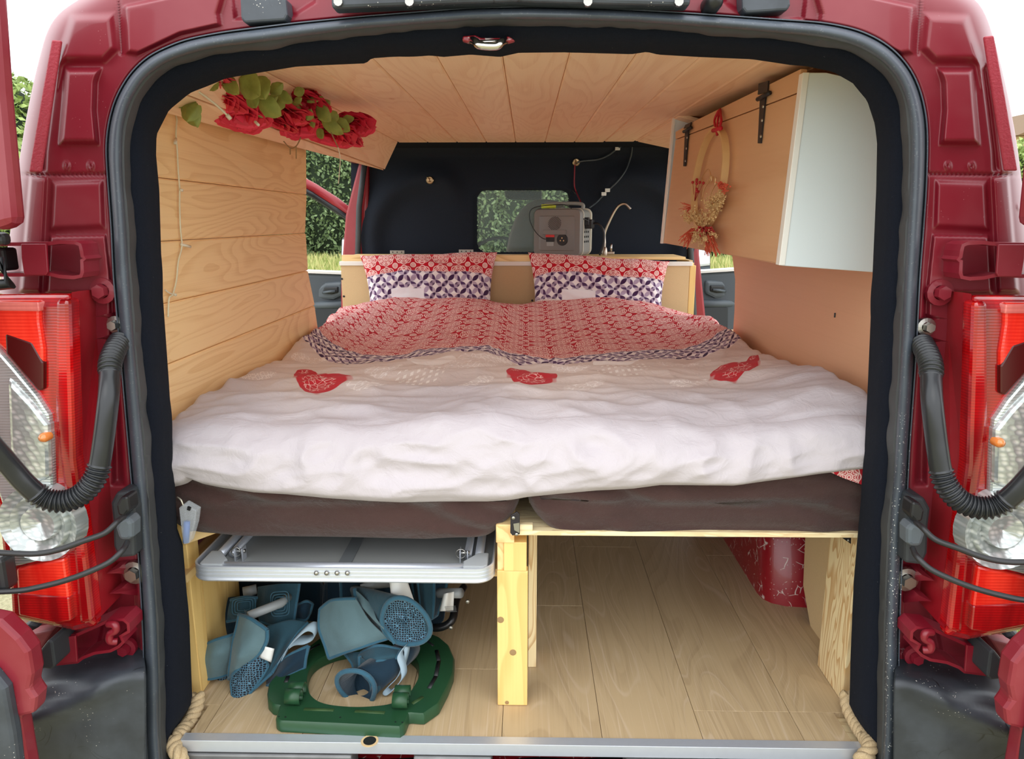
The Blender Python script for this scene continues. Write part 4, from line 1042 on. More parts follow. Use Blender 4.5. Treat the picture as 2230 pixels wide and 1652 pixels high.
mb = MB(); mb.loft([rr3(0, w_-.002, 0, h_-.002, 0.024, 0.041), rr3(0, w_-.002, 0, h_-.002, 0.024, d_)], True, True); mb.build('body', M['grey_light'], ps, smooth=True, angle=35)
mb = MB(); mb.loft([rr3(-.002, w_+.002, -.0005, h_+.004, 0.028, d_-.018), rr3(-.002, w_+.002, -.0005, h_+.004, 0.028, d_)], True, True); mb.build('rear_trim', M['cream_plastic'], ps, smooth=True, angle=35)
mb = MB(); mb.loft([rr3(0.025, w_-.025, 0.022, h_-.028, 0.008, -0.004), rr3(0.028, w_-.028, 0.025, h_-.031, 0.008, -0.0065)], True, True); mb.build('face_plate', M['grey_plastic'], ps, smooth=True, angle=35)
fc = (w_ * 0.46, h_ * 0.69)
for k in range(-6, 7):
    o_ = k * 0.0052; L_ = math.sqrt(max(0, 0.029 ** 2 - o_ ** 2)) * 0.95
    if L_ < 0.004: continue
    dx, dz = math.cos(math.radians(-45)), math.sin(math.radians(-45)); px_, pz_ = -dz * o_, dx * o_
    mb = MB(); mb.tube([Rz @ Vector((fc[0] + px_ - dx * L_, -0.0062, fc[1] + pz_ - dz * L_)), Rz @ Vector((fc[0] + px_ + dx * L_, -0.0062, fc[1] + pz_ + dz * L_))], 0.0013, 6); mb.build('vent_slot', M['black_plastic'], ps)
def pbox(x0, x1, z0, z1, y0, y1, nm, mat, **k):
    return MB().box((x0, y0, z0), (x1, y1, z1), Rz).build(nm, M[mat], ps, **k)
pbox(0.045, 0.145, 0.088, 0.108, -0.014, -0.006, 'cover_flap', 'grey_plastic', bevel=0.002)
pbox(0.058, 0.094, 0.060, 0.086, -0.010, -0.006, 'inlet', 'black_plastic', bevel=0.001)
pbox(0.057, 0.095, 0.078, 0.088, -0.0125, -0.009, 'red_label', 'red_label')
pbox(0.061, 0.091, 0.042, 0.058, -0.009, -0.006, 'yellow_plate', 'grey_light')
MB().lathe([(0.0, -.011), (0.022, -.011), (0.024, -.008), (0.024, -.005)], Rz @ Vector((0.128, 0, 0.068)), Rz.to_3x3() @ Vector((0, 1, 0)), 24).build('socket', M['black_plastic'], ps)
for k in range(3):
    a = math.radians(90 + 120 * k); MB().lathe([(0.0, -.0125), (0.003, -.0125), (0.003, -.0105)], Rz @ Vector((0.128 + .008 * math.cos(a), 0, 0.068 + .007 * math.sin(a))), Rz.to_3x3() @ Vector((0, 1, 0)), 8).build('pin', M['chrome'], ps)
# sockets and plugs on the flank
for z in (0.055, 0.075, 0.095):
    for y in (0.058, 0.085, 0.112):
        MB().box((w_ - .002, y, z), (w_ + .0005, y + .008, z + .008), Rz).build('socket', M['black_plastic'], ps)
MB().box((w_ - .002, 0.06, 0.112), (w_ + .03, 0.1, 0.15), Rz).build('plug', M['black_plastic'], ps, bevel=0.004)
MB().box((w_ - .002, 0.052, 0.125), (w_ + .018, 0.07, 0.158), Rz).build('plug', M['black_plastic'], ps, bevel=0.003)
mb = MB(); mb.tube(catmull([Rz @ Vector(p) for p in ((0.02, 0.09, h_ + .0), (0.02, 0.09, h_ + .016), (0.05, 0.09, h_ + .022), (w_ - .05, 0.09, h_ + .022), (w_ - .02, 0.09, h_ + .016), (w_ - .02, 0.09, h_))], 5), 0.008, 8); mb.build('handle', M['grey_light'], ps, smooth=True)
kn = MB().tube([Rz @ Vector((0.025, 0.03, h_ + .010)), Rz @ Vector((0.085, 0.03, h_ + .010))], 0.0085, 10).build('torch', M['yellow'], smooth=True)
tag(kn, 'yellow torch lying on top of the power station', 'torch')
def wire(nm, pts, r, mat, label, n=8, cat='cable', parent=None):
    o = MB().tube(catmull(pts, n), r, 6).build(nm, M[mat], parent, smooth=True)
    if parent is None: tag(o, label, cat)
    return o
wire('charging_cable', [Rz @ Vector(p) for p in ((w_ + .03, .08, .135), (w_ - .01, .02, .16), (0.14, 0.01, h_ + .012), (0.07, 0.0, h_ + .014), (0.0, -0.02, h_ - .0), (-0.01, -.02, 0.15), (0.015, -.02, 0.10), (0.05, -.02, 0.072), (0.075, -.012, 0.072))], 0.002, 'cable', 'thin black charging cable looped over the front of the power station')
wire('power_lead', [Rz @ Vector(p) for p in ((w_ + .028, .085, .135), (w_ + .055, .08, .13), (w_ + .075, .08, .1), (w_ + .075, .08, .05), (w_ + .06, .08, .004))], 0.0045, 'cable', 'thick black power lead dropping beside the tap')

# cables on the bulkhead
yb = YB - 0.03
def PB(u, v, o=0.012): return PY(u, v, bulk_y(u, v) - o)
def clip(u, v, lab):
    c = PB(u, v, 0.016); o = MB().box(c - Vector((.011, .004, .008)), c + Vector((.011, .004, .008)), None).build('cable_clip', M['white_edge'], bevel=0.002)
    tag(o, lab, 'clip', 'white cable clips on the bulkhead')
wire('solar_cable', [PB(1366, 300), PB(1362, 312), PB(1345, 323), PB(1325, 338), PB(1302, 347), PB(1272, 350, .02), PB(1257, 353, .02)], 0.0038, 'door_grey', 'black cable from the ceiling to the brass plug')
wire('solar_cable', [PB(1378, 300), PB(1376, 330), PB(1371, 350), PB(1362, 372), PB(1345, 395), PB(1320, 419), PB(1300, 440, .02), PY(1284, 452, 3.3)], 0.0034, 'door_grey', 'long black cable curving from the ceiling down to the power station')
wire('red_cable', [PB(1252, 358), PB(1251, 380), PB(1251, 405), PB(1256, 420), PY(1263, 436, 3.32), PY(1266, 446, 3.28)], 0.003, 'wire_red', 'thin red cable hanging from the brass plug')
wire('looped_cable', [PY(1240, 452, 3.28), PY(1239, 430, 3.33), PY(1246, 415, yb - .02), PY(1254, 422, yb - .02)], 0.002, 'cable', 'thin black cable loop beside the bulkhead window corner')
clip(1345, 323, 'white clip on the upper of two ceiling cables'); clip(1323, 414, 'white clip halfway down the long curving cable, upper of a close pair'); clip(1315, 422, 'white clip halfway down the long curving cable, lower of a close pair')

# tap
tp = empty('tap', 'swan-neck metal tap standing right of the power station', 'tap')
b_ = PY(1317, 548, 3.22); yt = 3.22
MB().tube(catmull([Vector((b_.x, yt, LID)), PY(1317, 530, yt), PY(1317, 508, yt), PY(1328, 480, yt), PY(1340, 457, yt), PY(1350, 446, yt), PY(1362, 444, yt), PY(1373, 455, yt)], 8), 0.0055, 10).build('spout', M['nickel'], tp, smooth=True)
MB().lathe([(0.012, 0), (0.013, 0.012), (0.010, 0.03), (0.006, 0.036)], (b_.x, yt, LID), (0, 0, 1), 16).build('base', M['nickel'], tp, smooth=True)
l_ = PY(1331, 540, yt)
MB().tube([Vector((l_.x, yt, LID + .012)), Vector((l_.x, yt, LID + .05))], 0.0045, 10).build('lever', M['chrome'], tp, smooth=True)
MB().box((b_.x + .008, yt - .008, LID + .004), (l_.x + .014, yt + .008, LID + .016)).build('valve', M['nickel'], tp, bevel=0.003)

# ------------------------------------------------------------------ wall cupboard
cb = empty('wall_cupboard', 'plywood-fronted wall cupboard with white end panel under the ceiling', 'cupboard')
YN = 1.38
P_ = [(1713,160),(1800,158),(1845,168),(1888,196),(1925,240),(1950,300),(1950,596),(1700,578)]
A1, B1 = PY(1703, 577, YN), PY(1757, 158, YN); C1, D1_ = PY(1444, 530, 2.26), PY(1471, 262, 2.26)
P_[0] = (1757, 158)
mb = MB(); mb.prism([PY(u, v, YN) for u, v in P_], (0, 0.016, 0)); mb.build('end_panel', M['white_panel'], cb, bevel=0.0015)
mb = MB(); mb.prism([A1 + Vector((-.006, -.002, 0)), A1 + Vector((.005, -.002, 0)), B1 + Vector((.004, -.002, 0)), B1 + Vector((-.007, -.002, 0))], (0, 0.02, 0)); mb.build('white_edging', M['white_edge'], cb, bevel=0.001)
nrm = (C1 - A1).cross(B1 - A1).normalized()
if nrm.x > 0: nrm = -nrm
def PP(u, v, off=0.0):
    d = ray(u, v); o_ = A1 + nrm * off; return CAM + d * ((o_ - CAM).dot(nrm) / d.dot(nrm))
a, b, c, d = A1 + Vector((-.003, .02, .003)), B1 + Vector((-.004, .02, 0)), D1_, C1
hn = lambda t: lerp(a, b, t); hf = lambda t: lerp(d, c, t)
mb = MB(); mb.prism([a, hn(0.905), PP(1471, 305), PP(1444.5, 529)], -nrm * 0.012); mb.build('door', M['plywood_door'], cb, bevel=0.001)
mb = MB(); mb.prism([hn(0.912), b + Vector((0, 0, .01)), PP(1515, 262), PP(1471, 287), PP(1471, 303)], -nrm * 0.012); mb.build('front_rail', M['plywood_door'], cb, bevel=0.001)
f0, f1 = PP(1444, 530), PP(1471, 247)
mb = MB(); mb.prism([f0, f1, f1 + Vector((.19, 0, 0)), f0 + Vector((.25, 0, 0))], (0, 0.014, 0)); mb.build('end_panel', M['white_panel'], cb, bevel=0.001)
mb = MB(); mb.prism([f0 + Vector((-.006, -.004, 0)), f1 + Vector((-.006, -.004, 0)), f1 + Vector((.0, -.004, 0)), f0 + Vector((.0, -.004, 0))], (0, 0.02, 0)); mb.build('white_edging', M['white_edge'], cb)
mb = MB(); mb.prism([A1 + Vector((0, .02, .001)), Vector((XW, YN + .02, A1.z - .002)), Vector((XW, 2.26, C1.z)), f0 + Vector((0.004, 0, .001))], (0, 0, 0.012)); mb.build('base_panel', M['plywood_door'], cb)
for tag_, pts in (('n', [(1664,178),(1663,212),(1656,312)]), ('f', [(1500,268),(1497,284),(1492,362)])):
    k = 1.0 if tag_ == 'n' else 0.62
    h = empty('strap_hinge'); h.parent = cb
    (u0, v0), (u1, v1), (u2, v2) = pts
    mb = MB(); mb.prism([PP(u0 - 9*k, v0 + 4, .003), PP(u0 + 12*k, v0 - 2, .003), PP(u1 + 11*k, v1 - 12*k, .003), PP(u1 - 10*k, v1 - 6*k, .003)], nrm * 0.003); mb.build('fixed_leaf', M['black_iron'], h)
    mb = MB(); mb.prism([PP(u1 - 5*k, v1, .003), PP(u1 + 7*k, v1 - 4, .003), PP(u2 + 3*k, v2, .003), PP(u2 - 3*k, v2, .003)], nrm * 0.003); mb.build('strap', M['black_iron'], h)
    mb = MB(); mb.tube([PP(u1 - 13*k, v1 + 4*k, .008), PP(u1 + 13*k, v1 - 10*k, .008)], 0.0045, 8); mb.build('knuckle', M['black_iron'], h, smooth=True)
    for t in (0.2, 0.5, 0.85):
        p = PP(lerp(u1 + 1, u2, t), lerp(v1, v2, t), .007); MB().lathe([(.0035, 0), (.0025, .002), (0, .002)], p, nrm, 8).build('screw', M['steel'], h)

# ------------------------------------------------------------------ dried flower hoop on the cupboard door
wh = empty('flower_hoop', 'wooden hoop wreath with dried flowers hanging on the cupboard', 'wreath')
HC = PP(1549, 392, 0.014); e1 = (C1 - A1).normalized(); e2 = nrm.cross(e1).normalized()
if e2.z < 0: e2 = -e2
top = PP(1560, 279, .014); bot = PP(1527, 500, .014); HC = (top + bot) / 2; e2h = (top - bot).normalized(); RH = (top - bot).length / 2
lf = PP(1517, 390, .014); rt_ = PP(1580, 390, .014); RW = (rt_ - lf).length / 2; e1h = (rt_ - lf).normalized(); HC = (HC + (lf + rt_) / 2) / 2
def hoop(a, r=1.0, o=0.0): return HC + e1h * (RW * r * math.cos(a)) + e2h * (RH * r * math.sin(a)) + nrm * o
mb = MB(); rings = []
for i in range(64):
    a = 2 * math.pi * i / 64
    rings.append([hoop(a, 1.0, -.007), hoop(a, 1.0, .009), hoop(a, 0.945, .009), hoop(a, 0.945, -.007)])
mb.loft(rings, True, False, True); mb.build('hoop', M['hoop_wood'], wh, smooth=True, angle=40)
mb = MB(); mb.tube(catmull([PP(1560, 283, .02), PP(1556, 262, .012), PP(1566, 240, .006), PP(1563, 262, .014), PP(1561, 285, .02)], 6), 0.003, 6); mb.tube([PP(1553, 284, .022), PP(1570, 279, .022)], 0.005); mb.tube([PP(1560, 284, .02), PP(1562, 294, .014)], 0.003)
mb.tube([PP(1568, 238, .006), PP(1571, 262, .012), PP(1567, 280, .02)], 0.003)
mb.build('ribbon', M['red_ribbon'], wh, smooth=True)
mb = MB(); mb.tube(catmull([PP(u, v, .016) for u, v in ((1522,398),(1529,384),(1538,372),(1543,368),(1547,378),(1546,392),(1540,402),(1534,412),(1529,432))], 5), 0.0011, 5)
mb.tube(catmull([PP(u, v, .016) for u, v in ((1528,386),(1534,400),(1540,398),(1545,386),(1550,382),(1549,396),(1553,384),(1555,398),(1559,386),(1557,404),(1562,396))], 5), 0.001, 5)
mb.tube(catmull([PP(u, v, .016) for u, v in ((1557,404),(1550,418),(1544,436))], 5), 0.0009, 5); mb.tube(catmull([PP(u, v, .016) for u, v in ((1556,405),(1562,400),(1566,398))], 4), 0.001, 5)
mb.build('wire_lettering', M['gold_wire'], wh, smooth=True)
mb = MB(); rr = random.Random(5)
for u, v in ((1508,396),(1515,393),(1519,400),(1512,404),(1524,398),(1510,411),(1518,410),(1522,416),(1511,420),(1516,392),(1530,397),(1516,417)):
    c = PP(u + rr.uniform(-2, 2), v + rr.uniform(-2, 2), .02 + rr.uniform(-.006, .006)); mb.lathe([(0, -.004), (.0035, -.002), (.0035, .002), (0, .004)], c, (0, 0, 1), 8)
    mb.tube([c, PP(1512, 440, .014)], 0.0005, 4)
mb.build('berries', M['red_berry'], wh, smooth=True)
def spray(cu, cv, n, ln, r, nm, mat, angs, seed, blob=True):
    rr = random.Random(seed); mb = MB()
    for _ in range(n):
        a = math.radians(rr.uniform(*angs)); l_ = rr.uniform(.4, 1) * ln
        p0 = PP(cu + rr.uniform(-5, 5), cv + rr.uniform(-5, 5), .014); p1 = PP(cu + l_ * math.cos(a), cv - l_ * math.sin(a), .014 + rr.uniform(0, .03))
        pm = (p0 + p1) / 2 + nrm * rr.uniform(-.002, .008); mb.tube([p0, pm, p1], r, 4)
        if blob:
            for _ in range(6):
                q = p0.lerp(p1, rr.uniform(.4, 1.0)) + Vector((rr.uniform(-.005, .005), rr.uniform(-.006, .006), rr.uniform(-.005, .005))); s_ = rr.uniform(.0014, .003)
                mb.lathe([(0, -s_), (s_, 0), (0, s_)], q, (rr.uniform(-1, 1), rr.uniform(-1, 1), rr.uniform(-1, 1)), 5)
    o = mb.build(nm, M[mat], wh); return o
spray(1560, 450, 30, 34, .0007, 'straw_flowers', 'straw', (20, 300), 1)
spray(1556, 440, 26, 26, .0007, 'straw_flowers', 'straw', (-60, 100), 7)
spray(1533, 492, 34, 40, .0007, 'straw_flowers', 'straw', (40, 330), 2)
spray(1530, 505, 26, 36, .0007, 'straw_flowers', 'straw', (180, 360), 3)
spray(1512, 478, 30, 30, .0006, 'straw_flowers', 'straw', (60, 200), 8)
spray(1512, 500, 34, 46, .0010, 'grass_sprays', 'coral', (205, 250), 4, False)
spray(1548, 498, 34, 62, .0010, 'grass_sprays', 'coral', (255, 292), 5, False)
spray(1508, 450, 22, 32, .0007, 'grass_sprays', 'coral', (150, 260), 6, False)
spray(1537, 494, 24, 22, .0010, 'red_sprays', 'red_berry', (200, 340), 9, True)
spray(1572, 410, 14, 16, .0006, 'grass_sprays', 'coral', (-60, 120), 10, True)
# ------------------------------------------------------------------ bed frame
bf = empty('bed_frame', 'pine timber bed frame holding up the mattresses', 'bed')
YP = 1.243
def pbx(u0, v0, u1, v1, y0, y1, nm, mat, parent, **k):
    a = PY(u0, v0, y0); b = PY(u1, v1, y0)
    return MB().box((min(a.x, b.x), y0, min(a.z, b.z)), (max(a.x, b.x), y1, max(a.z, b.z))).build(nm, M[mat], parent, **k)
def zbx(u0, u1, z0, z1, y0, y1, nm, mat, parent, vref=1400, **k):
    # vertical sides at the given pixel columns (read at the row vref)
    a = PY(u0, vref, y0).x; b = PY(u1, vref, y0).x
    return MB().box((a, y0, z0), (b, y1, z1)).build(nm, M[mat], parent, **k)
ztop = PY(1110, 1180, YP).z
zcut = PY(1110, 1243, YP).z
zbx(1083, 1149, 0.001, zcut, YP, YP + 0.022, 'post', 'pine_post', bf, bevel=0.0015)
zbx(1097, 1147, zcut, ztop, YP - .001, YP + 0.30, 'cross_rail', 'pine_post', bf, vref=1210, bevel=0.0015)
zbx(1083, 1097, zcut, ztop, YP + .004, YP + 0.05, 'packer', 'pine_y', bf, vref=1210, bevel=0.001)
zbx(1080, 1120, ztop, PY(1110, 1140, YP).z, YP - .004, YP + 0.5, 'cross_rail', 'pine_y', bf, vref=1160, bevel=0.0015)
yb2 = 1.367
zbx(1150, 1168, 0.001, 0.37, yb2, yb2 + 0.06, 'back_board', 'pine_board', bf, vref=1400, bevel=0.001)
# plywood base under the right mattress
zp0, zp1 = PY(1480, 1168, 1.235).z, PY(1480, 1158, 1.235).z
MB().box((PY(1112, 1165, 1.235).x, 1.235, zp0), (0.66, 3.0, zp1)).build('plywood_base', M['plywood_edge'], bf, bevel=0.001)
MB().box((PY(1112, 1165, 1.235).x, 1.234, zp1), (PY(1160, 1165, 1.235).x, 1.246, zp1 + 0.012)).build('plywood_lip', M['plywood_edge'], bf, bevel=0.001)
# left bed: slats hidden under the mattress and side rail
MB().box((-0.66, 1.30, 0.352), (-0.03, 3.0, 0.362)).build('plywood_base', M['plywood_edge'], bf)
zl = PY(430, 1190, 1.262).z
mb = MB(); mb.prism([PY(400, 1187, 1.262), PY(470, 1161, 1.262), PY(455, 1150, 1.262), PY(398, 1160, 1.262)], (0, 0.5, 0)); mb.build('side_rail', M['pine_y'], bf, bevel=0.001)
xa = PY(440, 1518, 1.266).x
MB().box((-0.672, 1.266, 0.001), (xa, 1.312, 0.36)).build('post', M['pine_post'], bf, bevel=0.0015)
xa = PY(1833, 1522, 1.266).x; xb = PY(1866, 1400, 1.266).x
MB().box((xa, 1.266, 0.001), (xa + 0.045, 1.386, zp0 - .001)).build('corner_board', M['pine_board'], bf, bevel=0.001)
mb = MB(); mb.prism([PY(u, v, 1.262) for u, v in ((1833,1160),(1854,1160),(1853,1184),(1833,1170))], (0, 0.004, 0)); mb.build('angle_bracket', M['black_iron'], bf)
MB().lathe([(.003, -.001), (0, -.002)], PY(1848, 1176, 1.262), (0, 1, 0), 8).build('screw', M['steel'], bf)
mb = MB(); mb.prism([PY(u, v, 1.228) for u, v in ((1112,1122),(1126,1114),(1132,1120),(1132,1163),(1116,1166),(1111,1160))], (0, 0.004, 0)); mb.build('angle_bracket', M['black_iron'], bf, bevel=0.001)
mb = MB(); mb.prism([PY(u, v, 1.226) for u, v in ((1118,1140),(1131,1138),(1131,1160),(1120,1154))], (0, 0.002, 0)); mb.build('latch_plate', M['steel'], bf)
for u, v in ((1118, 1127), (1125, 1163)): MB().lathe([(.003, -.001), (0, -.002)], PY(u, v, 1.227), (0, 1, 0), 8).build('screw', M['steel'], bf)
for u, v in ((1090, 1349), (1117, 1420), (1104, 1529)):
    c = PY(u, v, YP); MB().lathe([(.0065 if v != 1529 else .004, -.0004), (0, -.0008)], c, (0, 1, 0), 14).build('knot', M['stem'], bf)

# ------------------------------------------------------------------ mattresses in brown fitted sheets
def mattress(x0, x1, z0, z1, y0, y1, seed, label, sagc):
    mb = MB(); n = 96; rings = []
    N = 60
    ys = [y0 + 0.0, y0 + 0.004, y0 + 0.015, y0 + 0.035, y0 + 0.07] + [lerp(y0 + 0.12, y1, k / 12) for k in range(13)]
    ins = [0.016, 0.009, 0.003, 0.0, 0.0] + [0.0] * 12 + [0.02]
    cx_, cz_ = (x0 + x1) / 2, (z0 + z1) / 2; hw_, hh_ = (x1 - x0) / 2, (z1 - z0) / 2
    for y, d in zip(ys, ins):
        row = []
        for i in range(n * 2):
            a = 2 * math.pi * i / (n * 2); c, s_ = math.cos(a), math.sin(a)
            pw = 0.22; ex = math.copysign(abs(c) ** pw, c); ez = math.copysign(abs(s_) ** 0.45, s_)
            x = cx_ + (hw_ - d) * ex; z = cz_ + (hh_ - d) * ez
            q = Vector((x * 4 + seed, y * 5, z * 9)); f = mnoise.fractal(q, 1.0, 2.0, 3)
            tt = (x - cx_) / hw_
            fold = math.sin((x * 1.0 + (z - cz_) * 2.2) * 60 + 4 * mnoise.noise(Vector((x * 5, z * 8, seed)))) * 0.0028 * clamp(abs(tt) * 1.2)
            sag = -0.012 * math.cos(tt * 1.5) if s_ < 0 else 0
            edge_up = 0.028 * sstep(0.80, 1.0, abs(tt)) if s_ < 0 and (tt * sagc > 0) else 0
            row.append(Vector((x, y + f * 0.006 + fold * (1 if y < y0 + .05 else 0.2), z + sag + edge_up + f * 0.004)))
        rings.append(row)
    # front face closed by a gentle grid of shrinking rings
    front = []
    for k in (0.0, 0.25, 0.5, 0.75, 0.93):
        row = []
        for p in rings[0]:
            x = cx_ + (p.x - cx_) * lerp(0.6, 1, k) if k else cx_ + (p.x - cx_) * 0.6
            z = cz_ + (p.z - cz_) * k
            fold = math.sin((x + (z - cz_) * 2.6) * 46 + 5 * mnoise.noise(Vector((x * 4, z * 7, seed)))) * 0.007
            row.append(Vector((x, y0 - 0.008 * (1 - k * k) + fold * 0.8 + mnoise.noise(Vector((x * 9, z * 12, seed))) * 0.008, z)))
        front.append(row)
    mb.loft(front + rings, True, True)
    o = mb.build('mattress', M['brown_sheet'], smooth=True); return tag(o, label, 'mattress')
mattress(-0.655, -0.008, 0.342, 0.492, 1.242, 2.96, 3.0, 'left mattress in a dark brown fitted sheet above the folding table', 1)
mattress(0.004, 0.665, zp1 - .012, 0.492, 1.240, 2.96, 8.0, 'right mattress in a dark brown fitted sheet on the plywood edge', -1)

# ------------------------------------------------------------------ duvet
hem_px = [(370,1066),(388,1062),(400,1058),(415,1048),(440,1060),(480,1068),(550,1078),(620,1082),(700,1090),(800,1097),(870,1100),(960,1098),(1060,1098),(1110,1095),(1150,1088),(1210,1082),(1300,1074),(1380,1070),(1440,1062),(1530,1062),(1600,1063),(1700,1050),(1800,1036),(1850,1030),(1890,1026)]
YH = 1.215
hemX = [PY(u, v, YH).x for u, v in hem_px]; hemZ = [PY(u, v, YH).z for u, v in hem_px]
b2_px = [(560,690),(640,735),(700,775),(760,796),(850,790),(900,779),(1000,766),(1060,766),(1130,790),(1200,797),(1300,787),(1400,780),(1500,775),(1580,765),(1640,735),(1720,700)]
b2X = [PZ(u, v, 0.555).x for u, v in b2_px]; b2Y = [PZ(u, v, 0.555).y for u, v in b2_px]
def bandY(x): return float(np.interp(x, b2X, b2Y))
YE = 2.95
def top_z(x, y):
    z = np.interp(y, [1.22, 1.27, 1.33, 1.5, 1.7, 1.9, 2.1, 2.3, 2.5, 2.65, 2.78, 2.88, 2.95], [.540, .558, .562, .560, .556, .550, .545, .545, .568, .600, .618, .612, .575])
    far = sstep(2.2, 2.8, y)
    z += far * (-0.03 * math.exp(-((x + 0.05) / 0.13) ** 2)) - sstep(2.5, 2.75, y) * (0.065 * sstep(0.32, 0.72, x) + 0.05 * sstep(0.5, 0.75, -x))
    z += 0.03 * sstep(0.45, 0.68, abs(x)) * sstep(1.9, 2.25, y) * sstep(2.6, 2.3, y)
    # puffy quilt
    z += 0.014 * mnoise.noise(Vector((x * 3.2 + 5, y * 2.6, 0.3))) + 0.007 * mnoise.noise(Vector((x * 7, y * 6, 3.3)))
    # long creases across the foot end
    q = mnoise.noise(Vector((x * 1.8, y * 9 + 1.8 * x, 7.7))); z += 0.008 * (1 - abs(q) * 2.6) * sstep(2.3, 1.5, y)
    q = mnoise.noise(Vector((x * 7 - y * 4, y * 9 + x * 7, 5.2))); z += 0.004 * (1 - abs(q) * 2.6)
    q = mnoise.noise(Vector((x * 5.0 + y * 3, y * 16 - x * 5, 1.1))); z += 0.0035 * (1 - abs(q) * 2.4)
    # ridge running down the middle gap and rise at the right-hand wall
    z += 0.012 * math.exp(-((x + 0.05 - (y - 1.3) * 0.12) / 0.07) ** 2) * sstep(1.8, 1.25, y)
    z += 0.030 * sstep(0.40, 0.64, x) * sstep(1.2, 1.35, y) * sstep(2.1, 1.5, y)
    z -= 0.015 * sstep(-0.5, -0.66, x) * sstep(1.6, 1.3, y)
    return z
NX, NYT, NF = 300, 230, 46
vsd, uvd = [], []
for j in range(NF + NYT + 1):
    for i in range(NX + 1):
        s_ = -1 + 2 * i / NX
        if j <= NF:
            t = j / NF; x = -0.012 + s_ * 0.664
            hz = float(np.interp(x, hemX, hemZ)); zt = top_z(x, 1.262)
            a = t * math.pi / 2
            y = 1.262 - 0.052 * math.cos(a) ** 0.8; tz = t ** 1.05
            z = lerp(hz, zt, math.sin(a * 0.0 + tz * math.pi / 2) ** 1.15 if t > 0 else 0)
            bul = math.sin(math.pi * clamp(t * 1.1))
            n = mnoise.noise(Vector((x * 4.2, z * 5, 2.0))); n2 = mnoise.noise(Vector((x * 9 + z * 12, z * 14 - x * 4, 9.0))); n3 = mnoise.noise(Vector((x * 16 - z * 20, z * 22 + x * 8, 4.0)))
            y -= bul * (0.012 + 0.022 * n + 0.010 * (1 - abs(n2) * 2.6) + 0.004 * (1 - abs(n3) * 2.2))
            if t < 0.12: y += (0.12 - t) * 0.16
            vv = (1.262 - 0.19 * (1 - t))
        else:
            t = (j - NF) / NYT; y = lerp(1.262, YE, t)
            wid = lerp(0.664, 0.675, t) + 0.055 * sstep(2.5, 2.66, y)
            x = -0.012 + s_ * wid
            z = top_z(x, y); vv = y
            if y < 1.5: pass
        e_ = 1 - abs(s_)
        if e_ < 0.05: z -= 0.06 * (1 - e_ / 0.05) ** 2
        if y < 1.27: y = y
        vsd.append(Vector((x, y, z))); uvd.append((x, vv - bandY(x) if vv > 1.6 else (vv - bandY(x)) * 1.0))
mb = MB(); mb.v = [tuple(p) for p in vsd]
mb.f = [(j*(NX+1)+i, j*(NX+1)+i+1, (j+1)*(NX+1)+i+1, (j+1)*(NX+1)+i) for j in range(NF + NYT) for i in range(NX)]
def onq(u, v):
    p = PZ(u, v, 0.560); return (p.x, p.y - bandY(p.x))
hp = lambda l: [onq(*q) for q in l]
reds = [hp([(652,808),(752,824),(690,866)]), hp([(1112,808),(1204,820),(1156,850)]), hp([(1645,785),(1560,812),(1600,838)])]
lace = [hp([(520,818),(595,812),(560,828)]), hp([(760,846),(835,840),(800,858)]), hp([(1000,840),(1070,822),(1035,842)]), hp([(1235,848),(1310,838),(1270,862)]), hp([(1465,838),(1535,828),(1500,850)]),
        hp([(985,788),(1105,776),(1040,806)]), hp([(1440,786),(1540,778),(1490,802)]), hp([(640,768),(720,775),(690,790)]), hp([(800,808),(870,798),(835,816)]), hp([(1700,790),(1770,800),(1740,812)]), hp([(1210,800),(1290,796),(1245,812)])]
white = [hp([(895,783),(985,779),(940,802)]), hp([(1300,783),(1385,778),(1345,797)])]
dotted = [hp([(865,815),(960,806),(910,833)]), hp([(1310,806),(1405,798),(1360,824)])]
M['duvet'] = duvet_material(reds, lace, white, dotted)
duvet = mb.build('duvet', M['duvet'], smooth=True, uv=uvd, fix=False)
tag(duvet, 'cream and red printed duvet spread over both mattresses', 'duvet')
mb = MB(); pts = [PY(u, v, 1.222) for u, v in ((1800,1024),(1835,1040),(1880,1056),(1882,1020),(1850,1018))]
g_ = G('turned_hem_print'); x_, y_, z_ = g_.xyz(g_.obj()); M['hem'] = g_.bsdf(medallions(g_, x_, z_, 0.045), 0.9)
mb.prism(pts, (0, 0.004, 0)); mb.build('turned_hem', M['hem'], duvet)

